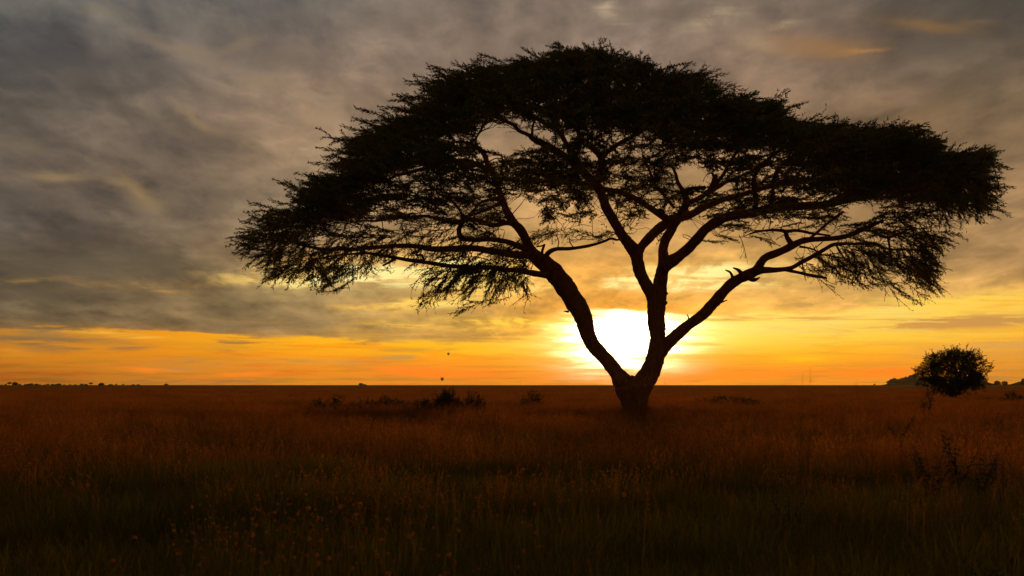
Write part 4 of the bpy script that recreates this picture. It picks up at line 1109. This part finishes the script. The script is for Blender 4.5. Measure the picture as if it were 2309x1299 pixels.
field('far_grass', [patch_far(160 + i) for i in range(5)], [(10000, 60, 150, 1.2, (.09, -.8)), (10000, 130, 330, 2.0, (.05, -.7))], seed=3, label='brown grass far out on the plain')

def tall_kind(seed):
    rg = np.random.default_rng(seed); mb = MB()
    for _ in range(3):
        p = blade(mb, rg, (rg.normal(0, .07), rg.normal(0, .09), -.02), rg.uniform(.75, 1.12), .006, rg.uniform(.02, .22), rg.uniform(0, 6.28), OLIVE, RUST * .8, 6)
        d = p[-1] - p[-2]; d /= np.linalg.norm(d)
        head(mb, rg, p[-1] - d * .06, d, rg.uniform(.16, .26), .016, 22, HEAD * .75)
    return mb
_r2 = np.random.default_rng(55)
_spots = [(px, q, h) for px, q, h in zip(_r2.uniform(-60, 2370, 260), 9 + 22 * _r2.uniform(0, 1, 260) ** .8, _r2.uniform(.6, .9, 260))] + [(1482, 7.0, 1.12), (1470, 7.6, .92), (1378, 6.4, .86), (1300, 5.6, .70), (1322, 5.9, .68), (1655, 9.0, .8), (2050, 8.0, .86), (2068, 8.2, .84)]
scatter('tall_grass', [tall_kind(200 + i) for i in range(5)], [((px - CX) * q / F, q, 0) for px, q, h in _spots], rng.uniform(0, 6.28, len(_spots)), [(h, h, h) for px, q, h in _spots])

# tall single stalks that rise past the horizon
def tall_stalk(px, top, dist, seed, label):
    rg = np.random.default_rng(seed)
    base = np.array(((px - CX) * dist / F, dist, 0)); h = CAMH + (HY - top) * dist / F
    e = MB()
    ln = rg.normal(0, .035)
    p = catmull([base + (-ln, 0, -.03), base + (-ln * .6, 0, h * .5), base + (0, 0, h * .85), base + (ln * 1.2, .02, h)], .08)
    v = p; tube(e, p, np.linspace(.0014, .0005, len(p)), 4, col=STRAW * .7)
    d = p[-1] - p[-2]; d /= np.linalg.norm(d)
    head(e, rg, p[-1] - d * .1, d, .10, .008, 14, HEAD)
    for k in (-5, -9):
        d2 = d + rg.normal(0, .4, 3); d2 /= np.linalg.norm(d2); head(e, rg, p[k], d2, .05, .007, 6, HEAD)
    tag(e.build('grass_stalk', M['grass'], origin=tuple(base)), label, 'grass stalk', 'tall grass stalks that rise past the horizon')
tall_stalk(1806, 842, 4.2, 1, 'blurred tall grass stalk under the right limb, left one of the close pair')
tall_stalk(1826, 828, 4.4, 2, 'blurred tall grass stalk under the right limb, fuller right one of the close pair')
tall_stalk(1893, 856, 4.3, 3, 'short blurred grass stalk just showing past the horizon, nearest the round thorn tree')
tall_stalk(1509, 852, 6.0, 4, 'thin grass stalk rising past the horizon close to the acacia trunk')

# ------------------------------------------------------------------ far trees, mast, balloons
FAR_T = [spray_template(BT_RG, side=3, leaves=12, leaf=(.5, .26), flat=.5, droop=.05, stem=.03) for _ in range(3)]
def far_tree(px, dist, wpx, hpx, label, seed, flat=False, group='tiny trees along the left horizon', base_z=0.0):
    rg = np.random.default_rng(seed)
    w = wpx * dist / F; h = hpx * dist / F + (CAMH if base_z == 0 else 0)
    base = np.array(((px - CX) * dist / F, dist, base_z))
    e = empty('distant_tree', base, label, 'tree', group)
    n = int(26 + wpx * 2)
    u = rg.normal(0, 1, (n, 3)); u /= np.linalg.norm(u, axis=1)[:, None]; u *= rg.uniform(.3, 1, (n, 1)) ** .5
    z0, z1 = (.62 * h, h) if flat else (.18 * h, h)
    pts = base + np.stack([u[:, 0] * w / 2, u[:, 1] * w / 2, (z0 + z1) / 2 + u[:, 2] * (z1 - z0) / 2], 1)
    d = pts - (base + (0, 0, h * .4)); d /= np.linalg.norm(d, axis=1)[:, None]
    s = rg.uniform(.16, .3, n) * max(w, h)
    mb = MB(); place(mb, FAR_T, pts - d * s[:, None] * .6, d, s, rg, .8); mb.build('crown', M['bushleaf'], e, smooth=False)
    mt = MB()
    tube(mt, [base + (0, 0, -.2), base + (0, 0, h * .4), base + (.05 * w, 0, h * .8)], np.array((.05, .035, .02)) * max(h, 2), 6)
    for k in range(4):
        a = rg.uniform(0, 6.28); tube(mt, [base + (0, 0, h * .4), base + (math.cos(a) * w * .2, math.sin(a) * w * .2, h * .62), base + (math.cos(a) * w * .38, math.sin(a) * w * .38, h * .78)], np.array((.03, .022, .012)) * max(h, 2), 5)
    mt.build('trunk', M['wood'], e)
far_tree(21, 1500, 9, 5.5, 'tiny flat-topped tree on the left horizon, nearest the left edge', 1, True)
far_tree(34, 1500, 12, 5.5, 'dark rounded clump of a tree on the horizon at far left', 2)
far_tree(205, 1500, 8, 5, 'tiny flat-topped tree alone on the left horizon, farther from the edge', 3, True)
far_tree(228, 1500, 13, 3.5, 'low arched tree on the left horizon just right of the lone flat-topped tree', 4)
far_tree(72, 1600, 7, 4, 'small bushy tree on the left horizon after a gap right of the dark clump', 5)
for i, px in enumerate((4, 13, 44, 58, 66, 82, 90, 101, 108, 118, 125, 133, 145, 158, 170, 184, 194, 250, 262, 278, 300, 312, 375)):
    far_tree(px, 1650 + 60 * (i % 5), 4 + (i * 7) % 6, .9 + ((i * 5) % 7) * .3, 'tiny low bush in the ragged line of trees along the left horizon', 20 + i)
far_tree(814, 1300, 10, 3.2, 'tiny dark tree clump alone on the horizon left of the balloons', 60, group='lone clump on the horizon')
far_tree(823, 1320, 7, 1.5, 'tiny low bush beside the lone clump on the horizon left of the balloons', 61, group='lone clump on the horizon')
far_tree(2249, 2300, 13, 8, 'left of two dome-shaped distant trees beyond the round thorn tree', 62, group='trees at the foot of the hill')
far_tree(2265, 2320, 13, 7.5, 'right of two dome-shaped distant trees beyond the round thorn tree', 63, group='trees at the foot of the hill')
far_tree(2309, 2350, 12, 14, 'distant tree on the slope at the right edge', 64, group='trees at the foot of the hill')
far_tree(1972, 2400, 5, 1.8, 'tiny low bush on the horizon left of the hill', 65, group='trees at the foot of the hill')
prof = [(2003, 865), (2020, 862), (2045, 859.5), (2058, 852.5), (2072, 849.5), (2110, 848), (2160, 848), (2205, 855), (2224, 863)]
for i, px in enumerate((2004, 2009, 2014, 2018, 2024, 2030, 2037, 2043, 2050, 2056, 2064, 2200, 2207, 2214, 2221)):
    py = np.interp(px, [q[0] for q in prof], [q[1] for q in prof])
    far_tree(px, 2960, 10 + (i * 3) % 7, 7.5 + (i * 5 % 4) * 1.4, 'tiny tree along the crest of the hill at the right', 70 + i, group='trees along the crest of the hill', base_z=CAMH + (HY - py) * 2960 / F - 3.0)

def mast():
    dist = 3500.0; base = np.array(((1173 - CX) * dist / F, dist, 0)); h = CAMH + 11 * dist / F
    e = empty('radio_mast', base, 'thin far mast standing on the horizon between the balloons and the acacia', 'mast')
    mb = MB()
    for k in range(3):
        a = k * 2.094; q = np.array((math.cos(a) * .5, math.sin(a) * .5, 0))
        tube(mb, [base + q, base + q * .5 + (0, 0, h)], [.12, .1], 5)
    for j in range(10):
        z = h * j / 10
        for k in range(3):
            a, b = k * 2.094, (k + 1) * 2.094
            tube(mb, [base + (math.cos(a) * .45, math.sin(a) * .45, z), base + (math.cos(b) * .4, math.sin(b) * .4, z + h / 10)], [.06, .06], 4)
    mb.build('lattice', M['steel'], e)
mast()

def balloon(px, py, dpx, label):
    dist = 6000.0; c = P(px, py, 0, dist); R_ = dpx * dist / F / 2
    e = empty('hot_air_balloon', c, label, 'balloon', 'hot air balloons low over the plain')
    prof_ = [(1.0, .02), (.97, .25), (.85, .52), (.6, .80), (.3, .95), (0, 1.0), (-.3, .93), (-.6, .76), (-.9, .53), (-1.15, .30), (-1.3, .20)]
    c2 = catmull([np.array((r, 0, z, 0)) for z, r in prof_], .12)
    k = 24; th = np.arange(k) * 2 * math.pi / k
    rad = c2[:, 0][:, None] * (1 + .02 * np.abs(np.cos(th * 6)))[None]
    v = np.stack([rad * np.cos(th) * R_, rad * np.sin(th) * R_, np.repeat(c2[:, 2][:, None], k, 1) * R_], -1) + c
    i = np.arange(len(c2) - 1)[:, None] * k; j = np.arange(k)[None]; j2 = (j + 1) % k
    mb = MB(); mb.add(v.reshape(-1, 3), np.stack([i + j, i + j2, i + k + j2, i + k + j], -1).reshape(-1, 4))
    mb.build('envelope', M['balloon'], e)
    b = MB(); z0 = -1.75 * R_; s = .10 * R_
    for a in ((-1, -1), (1, -1), (1, 1), (-1, 1)):
        tube(b, [c + (a[0] * s, a[1] * s, z0 + 1.3 * s), c + (a[0] * .19 * R_ * .7, a[1] * .19 * R_ * .7, -1.28 * R_)], [.06, .06], 4)
    vv = [c + (x * s * t, y * s * t, z0 + z * s * 1.3) for z, t in ((0, .85), (1, 1.0), (1, .85), (.12, .75)) for x, y in ((-1, -1), (1, -1), (1, 1), (-1, 1))]
    q = [(r * 4 + a, r * 4 + (a + 1) % 4, r * 4 + 4 + (a + 1) % 4, r * 4 + 4 + a) for r in range(3) for a in range(4)] + [(3, 2, 1, 0), (12, 13, 14, 15)]
    b.add(vv, q); b.build('basket', M['wicker'], e)
balloon(1011, 797.8, 5.4, 'smaller dark hot air balloon floating higher in the yellow sky')
balloon(997, 854.5, 7.4, 'larger brown hot air balloon just above the horizon behind the tallest shrub')

# ------------------------------------------------------------------ haze
HAZE = 1.1e-5
def haze():
    x0, x1, y0, y1, z0, z1 = -11500, 11500, -11500, 11500, -1.5, 235
    mb = MB()
    v = [(x, y, z) for z in (z0, z1) for x, y in ((x0, y0), (x1, y0), (x1, y1), (x0, y1))]
    mb.add(v, [(3, 2, 1, 0), (4, 5, 6, 7), (0, 1, 5, 4), (1, 2, 6, 5), (2, 3, 7, 6), (3, 0, 4, 7)])
    m = bpy.data.materials.new('haze_air'); m.use_nodes = True
    nt = m.node_tree; nt.nodes.clear()
    o = nt.nodes.new('ShaderNodeOutputMaterial'); p = nt.nodes.new('ShaderNodeVolumePrincipled')
    p.inputs['Color'].default_value = (1.0, .88, .68, 1); p.inputs['Density'].default_value = HAZE; p.inputs['Anisotropy'].default_value = .55
    nt.links.new(p.outputs[0], o.inputs['Volume'])
    tag(mb.build('haze', m, smooth=False), kind='stuff')
if HAZE > 0: haze()
